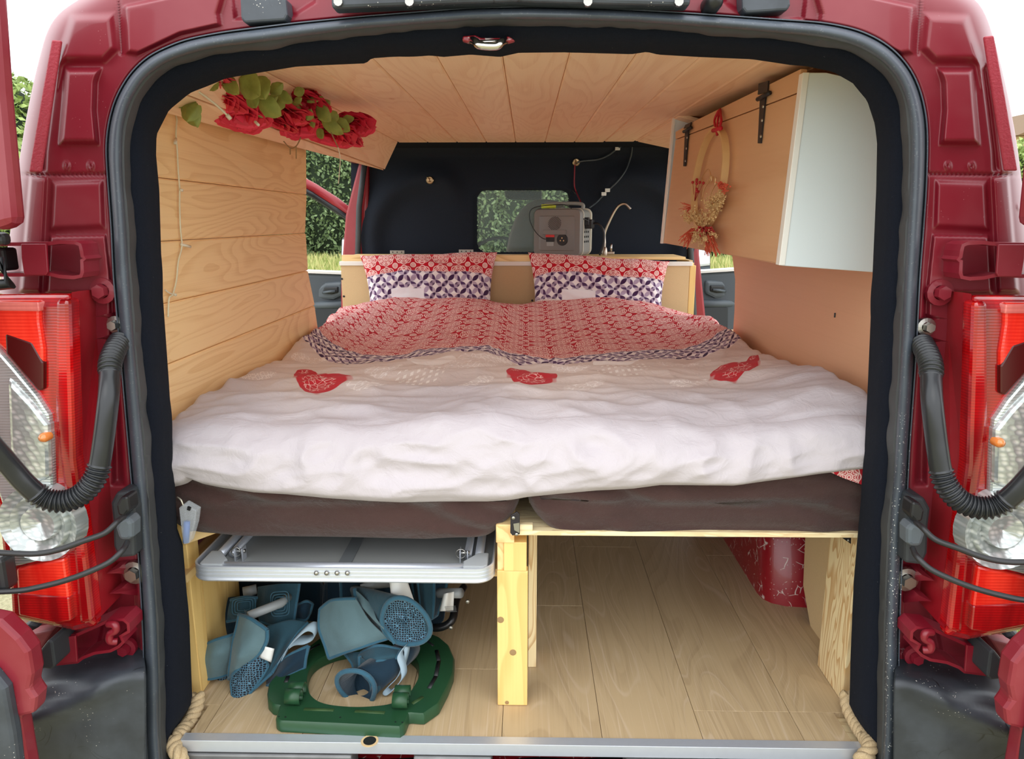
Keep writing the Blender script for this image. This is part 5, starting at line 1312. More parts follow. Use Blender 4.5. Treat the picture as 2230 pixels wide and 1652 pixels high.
# ------------------------------------------------------------------ pillows
def pillow(corners, y_top, y_bot, label, seed):
    """corners: top left, top right, bottom right, bottom left in the photograph"""
    tl_, tr_, br_, bl_ = [PY(u, v, y) for (u, v), y in zip(corners, (y_top, y_top, y_bot, y_bot))]
    bl_ = bl_ + (bl_ - tl_) * 0.35; br_ = br_ + (br_ - tr_) * 0.35
    nrm_ = (tr_ - tl_).cross(bl_ - tl_).normalized()
    if nrm_.y > 0: nrm_ = -nrm_
    W_, H_ = (tr_ - tl_).length, (bl_ - tl_).length
    n1_, n2_ = 60, 50; vs_, uv_ = [], []
    for side in (1, -1):
        for j in range(n2_ + 1):
            for i in range(n1_ + 1):
                a, b = i / n1_, j / n2_; x, y = 2*a - 1, 2*b - 1
                pin = 0.06
                xx = x * (1 - pin * (1 - y * y) * abs(x) ** 3); yy = y * (1 - pin * 0.8 * (1 - x * x) * abs(y) ** 3)
                p = tl_.lerp(tr_, (xx + 1) / 2).lerp(bl_.lerp(br_, (xx + 1) / 2), 1 - (yy + 1) / 2)
                th_ = 0.07 * max(0, (1 - x ** 4) * (1 - y ** 4)) ** 0.55
                wr = 0.010 * (1 - abs(mnoise.noise(Vector((x * 2.2 + seed, y * 3.6 + x, seed)))) * 2.2) * (1 - x ** 8) * (1 - y ** 8)
                wr += 0.004 * mnoise.noise(Vector((x * 7 + seed, y * 9, seed)))
                p = p + nrm_ * (side * th_ * (1.0 if side > 0 else 0.5) + (wr if side > 0 else 0)) + Vector((0, 0, 0.006 * mnoise.noise(Vector((x * 2.5, seed, y)))))
                vs_.append(p); uv_.append((a * W_, (b) * H_))
    m_ = (n1_ + 1) * (n2_ + 1); f_ = []
    for s_ in (0, 1):
        for j in range(n2_):
            for i in range(n1_):
                q = (j*(n1_+1)+i, j*(n1_+1)+i+1, (j+1)*(n1_+1)+i+1, (j+1)*(n1_+1)+i); q = tuple(k + s_ * m_ for k in q)
                f_.append(q if s_ else tuple(reversed(q)))
    bd = [(0 * (n1_+1) + i) for i in range(n1_ + 1)] + [j*(n1_+1)+n1_ for j in range(1, n2_ + 1)] + [n2_*(n1_+1)+i for i in range(n1_ - 1, -1, -1)] + [j*(n1_+1) for j in range(n2_ - 1, 0, -1)]
    for a, b in zip(bd, bd[1:] + bd[:1]): f_.append((a, b, b + m_, a + m_))
    mb = MB(); mb.v = [tuple(p) for p in vs_]; mb.f = f_
    o = mb.build('pillow', M['pillow'], smooth=True, uv=uv_)
    return tag(o, label, 'pillow')
pillow([(784,556),(1083,549),(1074,664),(800,668)], 2.985, 2.90, 'left pillow with red medallion and purple star print, below the metal brackets', 1.3)
pillow([(1150,549),(1458,569),(1447,672),(1158,664)], 2.985, 2.90, 'right pillow, red medallion and purple star print, in front of the tap', 6.1)

# ------------------------------------------------------------------ folding table slid under the left mattress
ft = empty('folding_table', 'folded aluminium camping table stowed under the left mattress', 'table')
zt0 = PY(740, 1268, 1.215).z
def tabr(inset, r):
    x0, x1 = PY(412, 1250, 1.215).x + inset, PY(1075, 1250, 1.215).x - inset; y0, y1 = 1.215 + inset, 1.62 - inset; r = max(r - inset, .004); out = []
    for cx_, cy_, a0_ in ((x1 - r, y0 + r, -90), (x1 - r, y1 - r, 0), (x0 + r, y1 - r, 90), (x0 + r, y0 + r, 180)):
        for k in range(9):
            a = math.radians(a0_ + 90 * k / 8); out.append((cx_ + r * math.cos(a), cy_ + r * math.sin(a)))
    return out
def lay(prof, r=0.034): return [[Vector((x, y, z)) for x, y in tabr(i_, r)] for i_, z in prof]
mb = MB(); pr_ = [(.001, zt0), (-.001, zt0 + .003), (0, zt0 + .007), (.0012, zt0 + .008), (0, zt0 + .009), (0, zt0 + .014), (.0012, zt0 + .015), (0, zt0 + .016), (0, zt0 + .021), (.0012, zt0 + .022), (0, zt0 + .023), (0.0, zt0 + .028), (.002, zt0 + .029), (.004, zt0 + .028), (.004, zt0 + .012)]
mb.loft(lay(pr_), True); mb.build('rim', M['aluminium'], ft, smooth=True, angle=25)
mb = MB(); mb.loft(lay([(.004, zt0 + .002), (.004, zt0 + .012)]), True, True); mb.build('panel', M['table_grey'], ft)
x0, x1 = PY(412, 1250, 1.215).x, PY(1075, 1250, 1.215).x
mb = MB(); mb.tube([Vector((x0 + .05, 1.238, zt0 + .019)), Vector((x1 - .05, 1.238, zt0 + .019))], 0.0085, 12); mb.build('leg_tube', M['aluminium'], ft, smooth=True)
for sx in (1, -1):
    xc = x0 + .012 if sx > 0 else x1 - .012
    mb = MB(); mb.prism([Vector((xc, 1.285, zt0 + .012)), Vector((xc, 1.232, zt0 + .012)), Vector((xc + sx * .006, 1.226, zt0 + .012)), Vector((xc + sx * .045, 1.226, zt0 + .012)), Vector((xc + sx * .045, 1.25, zt0 + .012)), Vector((xc + sx * .02, 1.285, zt0 + .012))], (0, 0, 0.016)); mb.build('corner_cap', M['corner_plastic'], ft, bevel=0.003)
    mb = MB(); mb.tube([Vector((xc + sx * .018, 1.285, zt0 + .02)), Vector((xc + sx * .018, 1.6, zt0 + .02))], 0.0085, 10); mb.build('leg_tube', M['aluminium'], ft, smooth=True)
    mb = MB(); mb.tube([Vector((xc + sx * .04, 1.285, zt0 + .02)), Vector((xc + sx * .04, 1.6, zt0 + .02))], 0.0075, 10); mb.build('leg_tube', M['aluminium'], ft, smooth=True)
    c = Vector((xc + sx * .052, 1.278, zt0 + .026))
    mb = MB(); mb.box((c.x - .002, c.y - .01, zt0 + .012), (c.x, c.y + .01, c.z + .012)); mb.box((c.x + .012, c.y - .01, zt0 + .012), (c.x + .014, c.y + .01, c.z + .012)); mb.build('hinge_ear', M['aluminium'], ft, bevel=0.0005)
    mb = MB(); mb.tube([c + Vector((-.004, 0, .004)), c + Vector((.016, 0, .004))], .004, 10); mb.tube([c + Vector((.0 + .009*math.cos(a), -.004, .004 + .009*math.sin(a))) for a in [2*math.pi*k/16 for k in range(16)]], .0012, 6, closed=True); mb.build('ring_pin', M['steel'], ft, smooth=True)
xm = PY(760, 1200, 1.3).x
mb = MB(); mb.box((xm - .012, 1.252, zt0 + .0121), (xm + .012, 1.6, zt0 + .0145)); mb.build('hinge_strip', M['table_dark'], ft)
for k in range(4):
    c = PY(689 + k * 22.5, 1247, 1.214); MB().lathe([(.0045, 0), (.004, -.0025), (.002, -.0038), (0, -.004)], c, (0, 1, 0), 12).build('rivet', M['steel'], ft, smooth=True)
MB().box((-0.66, 1.24, zt0 - .016), (-.625, 1.62, zt0 - .001)).build('table_runner', M['pine_y'], bf)
MB().box((x1 - .01, 1.275, zt0 - .016), (x1 + .025, 1.62, zt0 - .001)).build('table_runner', M['pine_y'], bf)
MB().box((-0.672, 1.33, 0.001), (-0.64, 1.5, zt0 - .016)).build('runner_leg', M['pine_post'], bf)
# ------------------------------------------------------------------ green plastic seat frame on the floor
gs = empty('toilet_seat_frame', 'dark green plastic seat frame lying on the floor under the chairs', 'toilet seat')
ZG = 0.024
def zoom4(x, y): return (380 + x * 740 / 2230.0, 1120 + y * 740 / 2230.0)
out_px = [(672,1300),(662,1335),(690,1355),(1478,1394),(1512,1370),(1540,1300),(1636,1308),(1735,1240),(1795,1125),(1832,1030),(1838,940),(1800,850),(1740,800),(1640,760),(1400,720),(1150,740),(950,810),(800,920),(700,1010),(620,1100),(608,1165),(612,1210),(645,1245),(690,1252)]
in_px = [(880,1120),(878,1050),(905,985),(970,935),(1080,895),(1250,870),(1420,875),(1530,905),(1590,960),(1600,1040),(1585,1090),(1540,1160),(1500,1200),(1440,1228),(1350,1245),(1200,1255),(1050,1245),(960,1222),(900,1180)]
def onfloor(p, z): u, v = zoom4(*p); return PZ(u, v, z)
O_ = [onfloor(p, ZG) for p in out_px]; I_ = catmull([onfloor(p, ZG) for p in in_px], 4, True)
ctr = sum(I_, Vector()) / len(I_)
def resample(P, n):
    A_ = sorted([(math.atan2(p.y - ctr.y, p.x - ctr.x), p) for p in P], key=lambda q: q[0]); res = []
    for k in range(n):
        th = -math.pi + 2 * math.pi * (k + .5) / n; d = Vector((math.cos(th), math.sin(th), 0)); best = None
        for i in range(len(P)):
            p, q = P[i], P[(i + 1) % len(P)]; e = q - p; den = d.x * e.y - d.y * e.x
            if abs(den) < 1e-12: continue
            w0 = p - ctr; t = (w0.x * e.y - w0.y * e.x) / den; s_ = (w0.x * d.y - w0.y * d.x) / den
            if t > 0 and -1e-6 <= s_ <= 1 + 1e-6: best = t if best is None or t < best else best
        res.append((ctr + d * (best or .1), d))
    return res
nG = 220; ro = resample(O_, nG); ri = resample(I_, nG); mb = MB()
def rg(t, z, dd=0): return [Vector((lerp(i_[0].x, o_[0].x, t), lerp(i_[0].y, o_[0].y, t), z)) + o_[1] * dd for o_, i_ in zip(ro, ri)]
mb.loft([rg(0, 0.002), rg(0, ZG - .006), rg(0.03, ZG - .001), rg(0.3, ZG), rg(0.9, ZG, 0), rg(1, ZG, -.003), rg(1, ZG - .004), rg(1, 0.002)], True, False, True)
mb.build('seat_ring', M['green_plastic'], gs, smooth=True, angle=40)
for a, b, w_ in (((850,1275),(1045,1282),11), ((1185,1288),(1380,1300),11), ((1560,1240),(1630,1195),11), ((1720,890),(1735,960),12), ((1735,960),(1715,1060),12), ((1715,1060),(1670,1140),12), ((1640,815),(1700,860),10), ((745,1060),(730,1100),12), ((880,890),(950,850),9)):
    p, q = onfloor(a, ZG + .0003), onfloor(b, ZG + .0003); d = (q - p).normalized(); n_ = Vector((-d.y, d.x, 0)) * (w_ * .00028)
    mb = MB(); mb.tube([p, q], 0.0042 if w_ > 10 else .003, 8, flat=0.25); mb.build('slot', M['leaf_dark'] if a[1] > 1180 else M['black_plastic'], gs, smooth=True)
for cx_, cy_ in ((785, 1200), (1485, 1225)):
    c = onfloor((cx_, cy_ + 40), ZG)
    for dy in (0.0, 0.022):
        mb = MB(); pr_ = []
        for k in range(13):
            a = math.radians(-60 + 25 * k); pr_.append((0.013 * math.cos(a), 0.015 + 0.013 * math.sin(a)))
        mb.loft([[Vector((c.x - .014, c.y + dy + y_, ZG + z_)) for y_, z_ in pr_], [Vector((c.x + .014, c.y + dy + y_, ZG + z_)) for y_, z_ in pr_]], False)
        mb.build('tube_clip', M['green_plastic'], gs, smooth=True, solid=0.0025)
for p in ((685,1325),(728,1328),(1088,1330),(1450,1360),(1495,1363)):
    MB().lathe([(.0018, .0002), (0, .0004)], onfloor(p, ZG), (0, 0, 1), 8).build('screw_hole', M['black_plastic'], gs)

# ------------------------------------------------------------------ folded camping chairs
def Q(x, y, Y): u, v = zoom4(x, y); return PY(u, v, Y)
def patch(net, nu=26, nv=22, amp=0.004, seed=0.0):
    """smooth cloth through a net of control points, rows from top to bottom"""
    rows = len(net)
    def fn(a, b):
        cols = []
        for r_ in net:
            m_ = len(r_) - 1; s_ = a * m_; k = min(int(s_), m_ - 1); cols.append(cr(r_, k, s_ - k))
        m_ = rows - 1; s_ = b * m_; k = min(int(s_), m_ - 1); p = cr(cols, k, s_ - k)
        n = mnoise.noise(Vector((p.x * 22 + seed, p.z * 22, seed))) * amp * 1.6 + (0.5 - abs(mnoise.noise(Vector((p.x * 34, p.z * 26 + seed, 4.0))))) * amp
        return p + Vector((0, -n, n * 0.3))
    def cr(P, k, t):
        a, b, c, d = P[max(k-1, 0)], P[k], P[k+1], P[min(k+2, len(P)-1)]
        return 0.5 * ((2*b) + (c - a)*t + (2*a - 5*b + 4*c - d)*t*t + (3*b - a - 3*c + d)*t*t*t)
    return MB().grid(fn, nu, nv), fn
def cloth(nm, net, mat, parent, pipe=True, amp=0.004, seed=0.0, sides='tblr', th=0.003):
    mb, fn = patch(net, amp=amp, seed=seed); o = mb.build(nm, M[mat], parent, smooth=True, solid=th)
    if pipe:
        mb = MB(); N = 26
        for s_, f_ in (('t', lambda k: fn(k, 0)), ('b', lambda k: fn(k, 1)), ('l', lambda k: fn(0, k)), ('r', lambda k: fn(1, k))):
            if s_ in sides: mb.tube([f_(k / N) for k in range(N + 1)], 0.0042, 7, flat=0.8)
        mb.build('piping', M['piping'], parent, smooth=True)
    return o
ch = empty('camping_chair', 'folded teal fabric camping chair beside the left post', 'chair')
cloth('seat_fabric', [[Q(105,905,1.335), Q(250,830,1.31), Q(390,785,1.33)], [Q(112,985,1.315), Q(250,930,1.29), Q(385,885,1.31)], [Q(125,1065,1.31), Q(240,1075,1.30), Q(365,1040,1.32)]], 'chair_faded', ch, seed=1)
cloth('back_fabric', [[Q(425,655,1.335), Q(500,680,1.31), Q(610,755,1.30)], [Q(400,780,1.32), Q(480,790,1.29), Q(606,830,1.29)], [Q(372,930,1.30), Q(440,920,1.275), Q(560,905,1.285)], [Q(362,1075,1.295), Q(400,1030,1.28), Q(470,985,1.285)]], 'chair_faded', ch, seed=2)
cloth('cup_pocket', [[Q(560,895,1.30), Q(590,925,1.298), Q(615,990,1.30)], [Q(440,985,1.285), Q(500,1000,1.275), Q(575,1060,1.285)], [Q(375,1080,1.28), Q(430,1120,1.265), Q(510,1150,1.275)], [Q(385,1180,1.27), Q(425,1205,1.262), Q(480,1190,1.27)]], 'netting', ch, seed=3, th=0.004)
cloth('side_fabric', [[Q(610,730,1.36), Q(760,690,1.37), Q(880,705,1.38)], [Q(600,880,1.34), Q(700,830,1.335), Q(800,780,1.36)], [Q(590,1020,1.32), Q(650,960,1.31), Q(720,900,1.34)], [Q(500,1165,1.285), Q(560,1110,1.285), Q(640,1040,1.30)]], 'chair_blue', ch, sides='br', seed=4)
cloth('side_fabric', [[Q(640,1040,1.33), Q(740,930,1.33), Q(880,860,1.345)], [Q(600,1100,1.31), Q(730,1010,1.30), Q(862,930,1.33)], [Q(560,1150,1.30), Q(700,1075,1.295), Q(850,1010,1.32)]], 'chair_dark', ch, sides='tbr', seed=5)
cloth('seat_fabric', [[Q(545,475,1.44), Q(680,455,1.42), Q(822,450,1.43)], [Q(545,600,1.42), Q(670,590,1.39), Q(800,600,1.41)], [Q(560,705,1.40), Q(680,730,1.385), Q(785,705,1.40)]], 'chair_blue', ch, sides='br', seed=6)
cloth('seat_fabric', [[Q(250,560,1.46), Q(390,540,1.44), Q(560,520,1.46)], [Q(245,680,1.44), Q(380,640,1.42), Q(550,640,1.44)], [Q(245,810,1.43), Q(360,790,1.42), Q(480,800,1.44)]], 'chair_dark', ch, sides='b', seed=7)
cloth('side_fabric', [[Q(370,560,1.40), Q(460,540,1.39), Q(545,545,1.40)], [Q(350,640,1.39), Q(420,640,1.38), Q(520,640,1.39)], [Q(345,700,1.39), Q(400,690,1.385), Q(440,660,1.39)]], 'chair_blue', ch, sides='tb', seed=8)
cloth('side_fabric', [[Q(300,950,1.34), Q(340,960,1.33), Q(375,950,1.34)], [Q(230,1070,1.33), Q(300,1090,1.315), Q(360,1090,1.32)], [Q(230,1100,1.33), Q(300,1140,1.31), Q(365,1150,1.31)]], 'netting', ch, sides='b', seed=9)
mb = MB(); mb.loft([[Q(x, y, Y) for x, y in pp] for Y, pp in ((1.54, ((270,430),(960,430),(960,700),(700,760),(260,780))), (1.52, ((250,430),(980,430),(980,740),(700,790),(240,800))), (1.64, ((250,430),(980,430),(980,740),(700,790),(240,800))))], True, True); mb.build('shade_filler', M['chair_dark'], ch, bevel=0.01)  # added dark mass standing in for the shade behind this chair
mb = MB(); mb.tube([Q(745,540,1.405), Q(700,580,1.375), Q(485,665,1.33)], 0.0092, 12); mb.build('pole', M['pole_grey'], ch, smooth=True)
mb = MB(); mb.tube([Q(540,490,1.45), Q(450,510,1.44)], 0.011, 12); mb.build('pole', M['pole_grey'], ch, smooth=True)
mb = MB(); mb.tube([Q(510,615,1.40), Q(450,640,1.385)], 0.011, 12); mb.build('pole', M['pole_grey'], ch, smooth=True)
def stitched(c, e1_, e2_, parent):
    for r_ in (1.0, 0.78, 0.56):
        P = []
        for k in range(40):
            a = 2 * math.pi * k / 40; x = math.copysign(abs(math.cos(a)) ** .4, math.cos(a)); y = math.copysign(abs(math.sin(a)) ** .4, math.sin(a)); P.append(c + e1_ * x * r_ + e2_ * y * r_)
        mb = MB(); mb.tube(P, 0.0011, 5, closed=True); mb.build('stitching', M['piping'], parent, smooth=True)
stitched(Q(692,585,1.383), Q(752,580,1.385) - Q(692,585,1.383), Q(690,505,1.385) - Q(692,585,1.383), ch)
stitched(Q(455,600,1.375), (Q(540,590,1.375) - Q(455,600,1.375)) * .9, Q(455,548,1.38) - Q(455,600,1.375), ch)
def band(nm, pts, w_, mat, parent, th=0.0012, wd=None):
    P = catmull(pts, 8); wd = wd or Vector((0, 1, 0)); mb = MB()
    mb.loft([[p - wd * w_ / 2 for p in P], [p + wd * w_ / 2 for p in P]], False)
    return mb.build(nm, M[mat], parent, smooth=True, solid=th)
band('strap', [Q(720,930,1.32), Q(760,850,1.325), Q(830,775,1.33), Q(890,735,1.34), Q(930,750,1.345), Q(925,790,1.35), Q(870,820,1.35), Q(800,830,1.35), Q(740,880,1.34), Q(690,960,1.32)], 0.022, 'strap', ch, wd=Vector((.35, .8, .5)))
mb = MB(); mb.grid(lambda a, b: Q(575 + 80*a - 20*b, 860 + 20*a + 75*b + 15*a*b, 1.288 - .006*math.sin(3*a)), 6, 5); mb.build('care_label', M['white_label'], ch, smooth=True, solid=0.0006)
cloth('strap_loop', [[Q(780,610,1.44), Q(860,570,1.43), Q(905,585,1.44)], [Q(760,640,1.43), Q(850,620,1.42), Q(895,620,1.43)], [Q(800,680,1.43), Q(860,690,1.42), Q(885,650,1.43)]], 'chair_dark', ch, sides='tbr', seed=10)

c2 = empty('camping_chair', 'folded teal fabric camping chair resting on the green seat frame', 'chair')
cloth('seat_fabric', [[Q(960,615,1.37), Q(1040,560,1.35), Q(1190,550,1.34)], [Q(955,740,1.345), Q(1080,700,1.325), Q(1280,690,1.32)], [Q(985,850,1.33), Q(1120,830,1.31), Q(1370,780,1.31)], [Q(1020,940,1.325), Q(1160,890,1.31), Q(1400,810,1.315)]], 'chair_faded', c2, sides='tlb', seed=11)
cloth('side_fabric', [[Q(1090,440,1.46), Q(1250,440,1.45), Q(1420,440,1.46)], [Q(1095,500,1.44), Q(1250,520,1.43), Q(1420,530,1.44)], [Q(1100,600,1.43), Q(1250,620,1.42), Q(1400,640,1.43)]], 'chair_dark', c2, sides='l', seed=12)
cloth('side_fabric', [[Q(1560,430,1.47), Q(1680,430,1.45), Q(1790,430,1.46)], [Q(1580,560,1.45), Q(1660,560,1.41), Q(1760,540,1.44)], [Q(1600,700,1.43), Q(1670,690,1.40), Q(1720,660,1.43)]], 'chair_dark', c2, sides='lbr', seed=13)
cloth('side_fabric', [[Q(1600,440,1.43), Q(1640,440,1.42), Q(1700,440,1.43)], [Q(1620,600,1.41), Q(1650,590,1.40), Q(1700,570,1.41)], [Q(1650,720,1.39), Q(1670,700,1.39), Q(1690,680,1.40)]], 'chair_blue', c2, sides='lr', seed=14)
mb = MB(); mb.loft([[Q(x, y, Y) for x, y in pp] for Y, pp in ((1.52, ((1000,430),(1750,430),(1740,660),(1650,740),(1000,760))), (1.50, ((980,430),(1800,430),(1770,700),(1650,790),(960,800))), (1.62, ((980,430),(1800,430),(1770,700),(1650,790),(960,800))))], True, True); mb.build('shade_filler', M['chair_dark'], c2, bevel=0.01)  # another added dark mass, filling the gloom behind the second chair
# rolled armrest with netted cup holder
def tub(nm, rings_def, mat, parent, n=36):
    mb = MB(); rings = []
    for (cx_, cy_, Y, rx, ry, rot) in rings_def:
        row = []
        for k in range(n):
            a = 2 * math.pi * k / n; x = rx * math.cos(a); y = ry * math.sin(a); r_ = math.radians(rot)
            wob = 1 + 0.05 * math.sin(a * 3 + cx_ * .01)
            row.append(Q(cx_ + (x * math.cos(r_) - y * math.sin(r_)) * wob, cy_ + (x * math.sin(r_) + y * math.cos(r_)) * wob, Y + 0.012 * math.sin(a)))
        rings.append(row)
    mb.loft(rings, True); return mb.build(nm, M[mat], parent, smooth=True, solid=0.003), rings
o, R_ = tub('armrest_roll', [(1195, 500, 1.42, 40, 30, 30), (1260, 560, 1.39, 95, 70, 40), (1380, 640, 1.35, 150, 110, 40), (1480, 690, 1.315, 172, 135, 40), (1515, 705, 1.30, 172, 138, 40)], 'chair_blue', c2)
MB().tube(R_[-1], 0.005, 7, closed=True).build('piping', M['piping'], c2, smooth=True)
e_ = R_[-1]; cc_ = sum(e_, Vector()) / len(e_)
mb = MB(); mb.loft([[cc_ + (p - cc_) * k + Vector((0, d_ + .006 * math.sin(i * .6 + k * 7) * (1 - k), 0)) for i, p in enumerate(e_)] for k, d_ in ((.97, 0.0), (.8, 0.008), (.6, 0.004), (.4, .012), (.2, .005), (.02, .008))], True, False); mb.build('cup_netting', M['netting'], c2, smooth=True)
cloth('side_fabric', [[Q(1180,490,1.37), Q(1240,540,1.35), Q(1300,600,1.34)], [Q(1200,560,1.35), Q(1270,640,1.325), Q(1340,700,1.31)], [Q(1330,690,1.325), Q(1400,770,1.30), Q(1450,840,1.295)]], 'chair_faded', c2, sides='lb', seed=15)
o, R_ = tub('leg_roll', [(1560, 900, 1.36, 60, 40, 120), (1460, 950, 1.33, 110, 75, 125), (1370, 1010, 1.30, 130, 90, 125), (1270, 1080, 1.275, 130, 100, 125), (1195, 1130, 1.255, 135, 98, 35)], 'chair_dark', c2)
MB().tube(R_[-1], 0.005, 7, closed=True).build('piping', M['piping'], c2, smooth=True)
e_ = R_[-1]; cc_ = sum(e_, Vector()) / len(e_)
mb = MB(); mb.loft([[cc_ + (p - cc_) * k + Vector((0, d_, 0)) for p in e_] for k, d_ in ((.97, .012), (.6, .03), (.02, .04))], True, False); mb.build('inner_fabric', M['chair_dark'], c2, smooth=True)
cloth('back_fabric', [[Q(1215,910,1.33), Q(1330,860,1.31), Q(1490,880,1.32)], [Q(1225,960,1.30), Q(1330,930,1.285), Q(1470,920,1.30)], [Q(1235,1030,1.29), Q(1330,960,1.28), Q(1440,950,1.30)]], 'chair_blue', c2, sides='tblr', seed=16)
cloth('back_fabric', [[Q(1215,930,1.30), Q(1260,960,1.285), Q(1320,950,1.285)], [Q(1225,1020,1.285), Q(1300,1040,1.268), Q(1400,1000,1.28)], [Q(1290,1100,1.275), Q(1330,1110,1.262), Q(1400,1060,1.275)], [Q(1300,1200,1.262), Q(1330,1170,1.26), Q(1370,1110,1.27)]], 'chair_blue', c2, sides='l', seed=17)
cloth('side_fabric', [[Q(1120,910,1.34), Q(1180,900,1.33), Q(1230,900,1.33)], [Q(1170,980,1.32), Q(1200,970,1.31), Q(1225,960,1.315)], [Q(1180,1040,1.315), Q(1205,1030,1.305), Q(1225,1020,1.31)]], 'chair_blue', c2, sides='lb', seed=18)
mb = MB(); mb.tube([Q(1225,485,1.40), Q(1300,460,1.41), Q(1420,450,1.43)], 0.009, 12); mb.build('pole', M['pole_grey'], c2, smooth=True)
mb = MB(); mb.tube([Q(1700,515,1.44), Q(1880,515,1.40)], 0.0105, 12); mb.build('pole', M['pole_grey'], c2, smooth=True)
mb = MB(); mb.tube(catmull([Q(1660,740,1.42), Q(1740,740,1.41), Q(1800,715,1.41), Q(1830,670,1.42), Q(1850,560,1.46), Q(1900,470,1.5)], 6), 0.0085, 10); mb.build('pole', M['black_tube'], c2, smooth=True)
mb = MB(); mb.tube([Q(900,550,1.55), Q(1100,552,1.55)], 0.008, 10); mb.build('pole', M['black_tube'], c2, smooth=True); mb = MB(); mb.tube([Q(880,640,1.56), Q(960,760,1.56)], 0.008, 10); mb.build('pole', M['black_tube'], c2, smooth=True)
for x, y in ((1815, 735), (1925, 565)): MB().lathe([(.004, 0), (.004, -.006), (0, -.007)], Q(x, y, 1.40), (0, 1, 0), 10).build('bolt', M['steel'], c2)
mb = MB(); mb.grid(lambda a, b: Q(1410 + 120*a + 10*b + 40*a*b, 430 + 8*a + 90*b + 60*a*b, 1.335 - .01*math.sin(4*a+b)), 8, 8); mb.build('care_label', M['white_label'], c2, smooth=True, solid=0.0006)
mb = MB(); mb.grid(lambda a, b: Q(1765 + 70*a - 30*b + 25*a*b, 520 - 15*a + 115*b + 10*a*b, 1.385 - .008*math.sin(5*a)), 8, 8); mb.build('care_label', M['white_label'], c2, smooth=True, solid=0.0006)
for k in range(5):
    p, q = Q(1772 + k*3, 606 + k*8, 1.374), Q(1845 + k*2, 600 + k*9, 1.376); MB().tube([p, q], .0005, 4).build('print_line', M['table_dark'], c2)
band('strap', [Q(1515,860,1.30), Q(1480,920,1.29), Q(1500,990,1.283), Q(1505,1060,1.276), Q(1460,1120,1.27), Q(1410,1165,1.268), Q(1385,1150,1.272), Q(1420,1110,1.28), Q(1470,1060,1.288), Q(1500,1000,1.296), Q(1525,900,1.305), Q(1520,860,1.31)], 0.018, 'strap', c2, wd=Vector((.5, .7, .3)))

# ------------------------------------------------------------------ ropes at both corners of the sill
def rope(pts, r, label):
    P = catmull(pts, 24); N = len(P); e = empty('rope', label, 'rope')
    for s_ in range(3):
        ph = s_ * 2 * math.pi / 3; Q_ = []; acc = 0
        for i, p in enumerate(P):
            if i: acc += (p - P[i-1]).length
            t = (P[min(i+1, N-1)] - P[max(i-1, 0)]).normalized(); n_ = t.cross(Vector((0, 1, 0))).normalized(); b = t.cross(n_)
            a = ph + acc * 2 * math.pi / 0.035; Q_.append(p + (n_ * math.cos(a) + b * math.sin(a)) * r * .55)
        MB().tube(Q_, r * .56, 8).build('strand', M['rope'], e, smooth=True)
    return e
rope([PY(432,1512,1.235), PY(427,1540,1.218), PY(414,1570,1.195), PY(396,1592,1.165), PY(382,1610,1.14), PY(380,1630,1.125), PY(392,1646,1.118), PY(398,1680,1.115)], 0.0125, 'twisted hemp rope tucked at the left end of the sill')
rope([PY(1843,1508,1.235), PY(1848,1540,1.218), PY(1864,1575,1.19), PY(1882,1603,1.16), PY(1893,1620,1.135), PY(1892,1638,1.12), PY(1876,1652,1.115), PY(1872,1680,1.115)], 0.0125, 'twisted hemp rope tucked at the right end of the sill')

# ------------------------------------------------------------------ battery box of the string lights
bb = empty('battery_box', 'small clear battery box with blue cell hanging by the left mattress', 'battery box')
def bx8(pts, Y, d, nm, mat, **k): return MB().prism([PY(u, v, Y) for u, v in pts], (0, d, 0)).build(nm, M[mat], bb, **k)
bx8([(389,1106),(401,1097),(428,1112),(424,1142),(412,1183),(399,1186),(394,1150)], 1.190, 0.02, 'case', 'clear_plastic', bevel=0.002)
mb = MB(); mb.tube([PY(407,1135,1.197), PY(405,1180,1.197)], 0.0055, 12); mb.build('cell', M['battery'], bb, smooth=True)
bx8([(408,1103),(415,1106),(413,1112),(407,1110)], 1.186, 0.004, 'switch', 'black_plastic')
wire('battery_lead', [PY(399,1100,1.197), PY(394,1088,1.20), PY(386,1082,1.22)], 0.0012, 'wire_white', 'lead', parent=bb)

# ------------------------------------------------------------------ string lights along the left wall
sl_ = empty('string_lights', 'clear wire string lights hanging down the plank wall below the roses', 'string lights')
wy = lambda u, v: PX(u, v, -XW + 0.006)
wire('wire', [PY(425,200,1.5)] + [wy(u, v) for u, v in ((384,232),(385,262),(383,290),(386,330),(388,372),(391,410),(391,450),(393,500),(396,535),(388,570),(384,610),(376,641),(368,650),(366,690))], 0.0016, 'wire_clear', 'w', parent=sl_, n=8)
wire('wire', [wy(u, v) for u, v in ((376,641),(366,636),(360,631))], 0.0014, 'wire_white', 'w', parent=sl_)
for u, v, du, dv in ((383,302,-9,10),(391,412,1,3),(394,532,14,5),(378,640,-2,2)):
    a = wy(u, v); b = wy(u + du, v + dv) + Vector((.006, 0, 0)); MB().tube([a, b], 0.0028, 8).build('bulb', M['wire_white'], sl_, smooth=True)

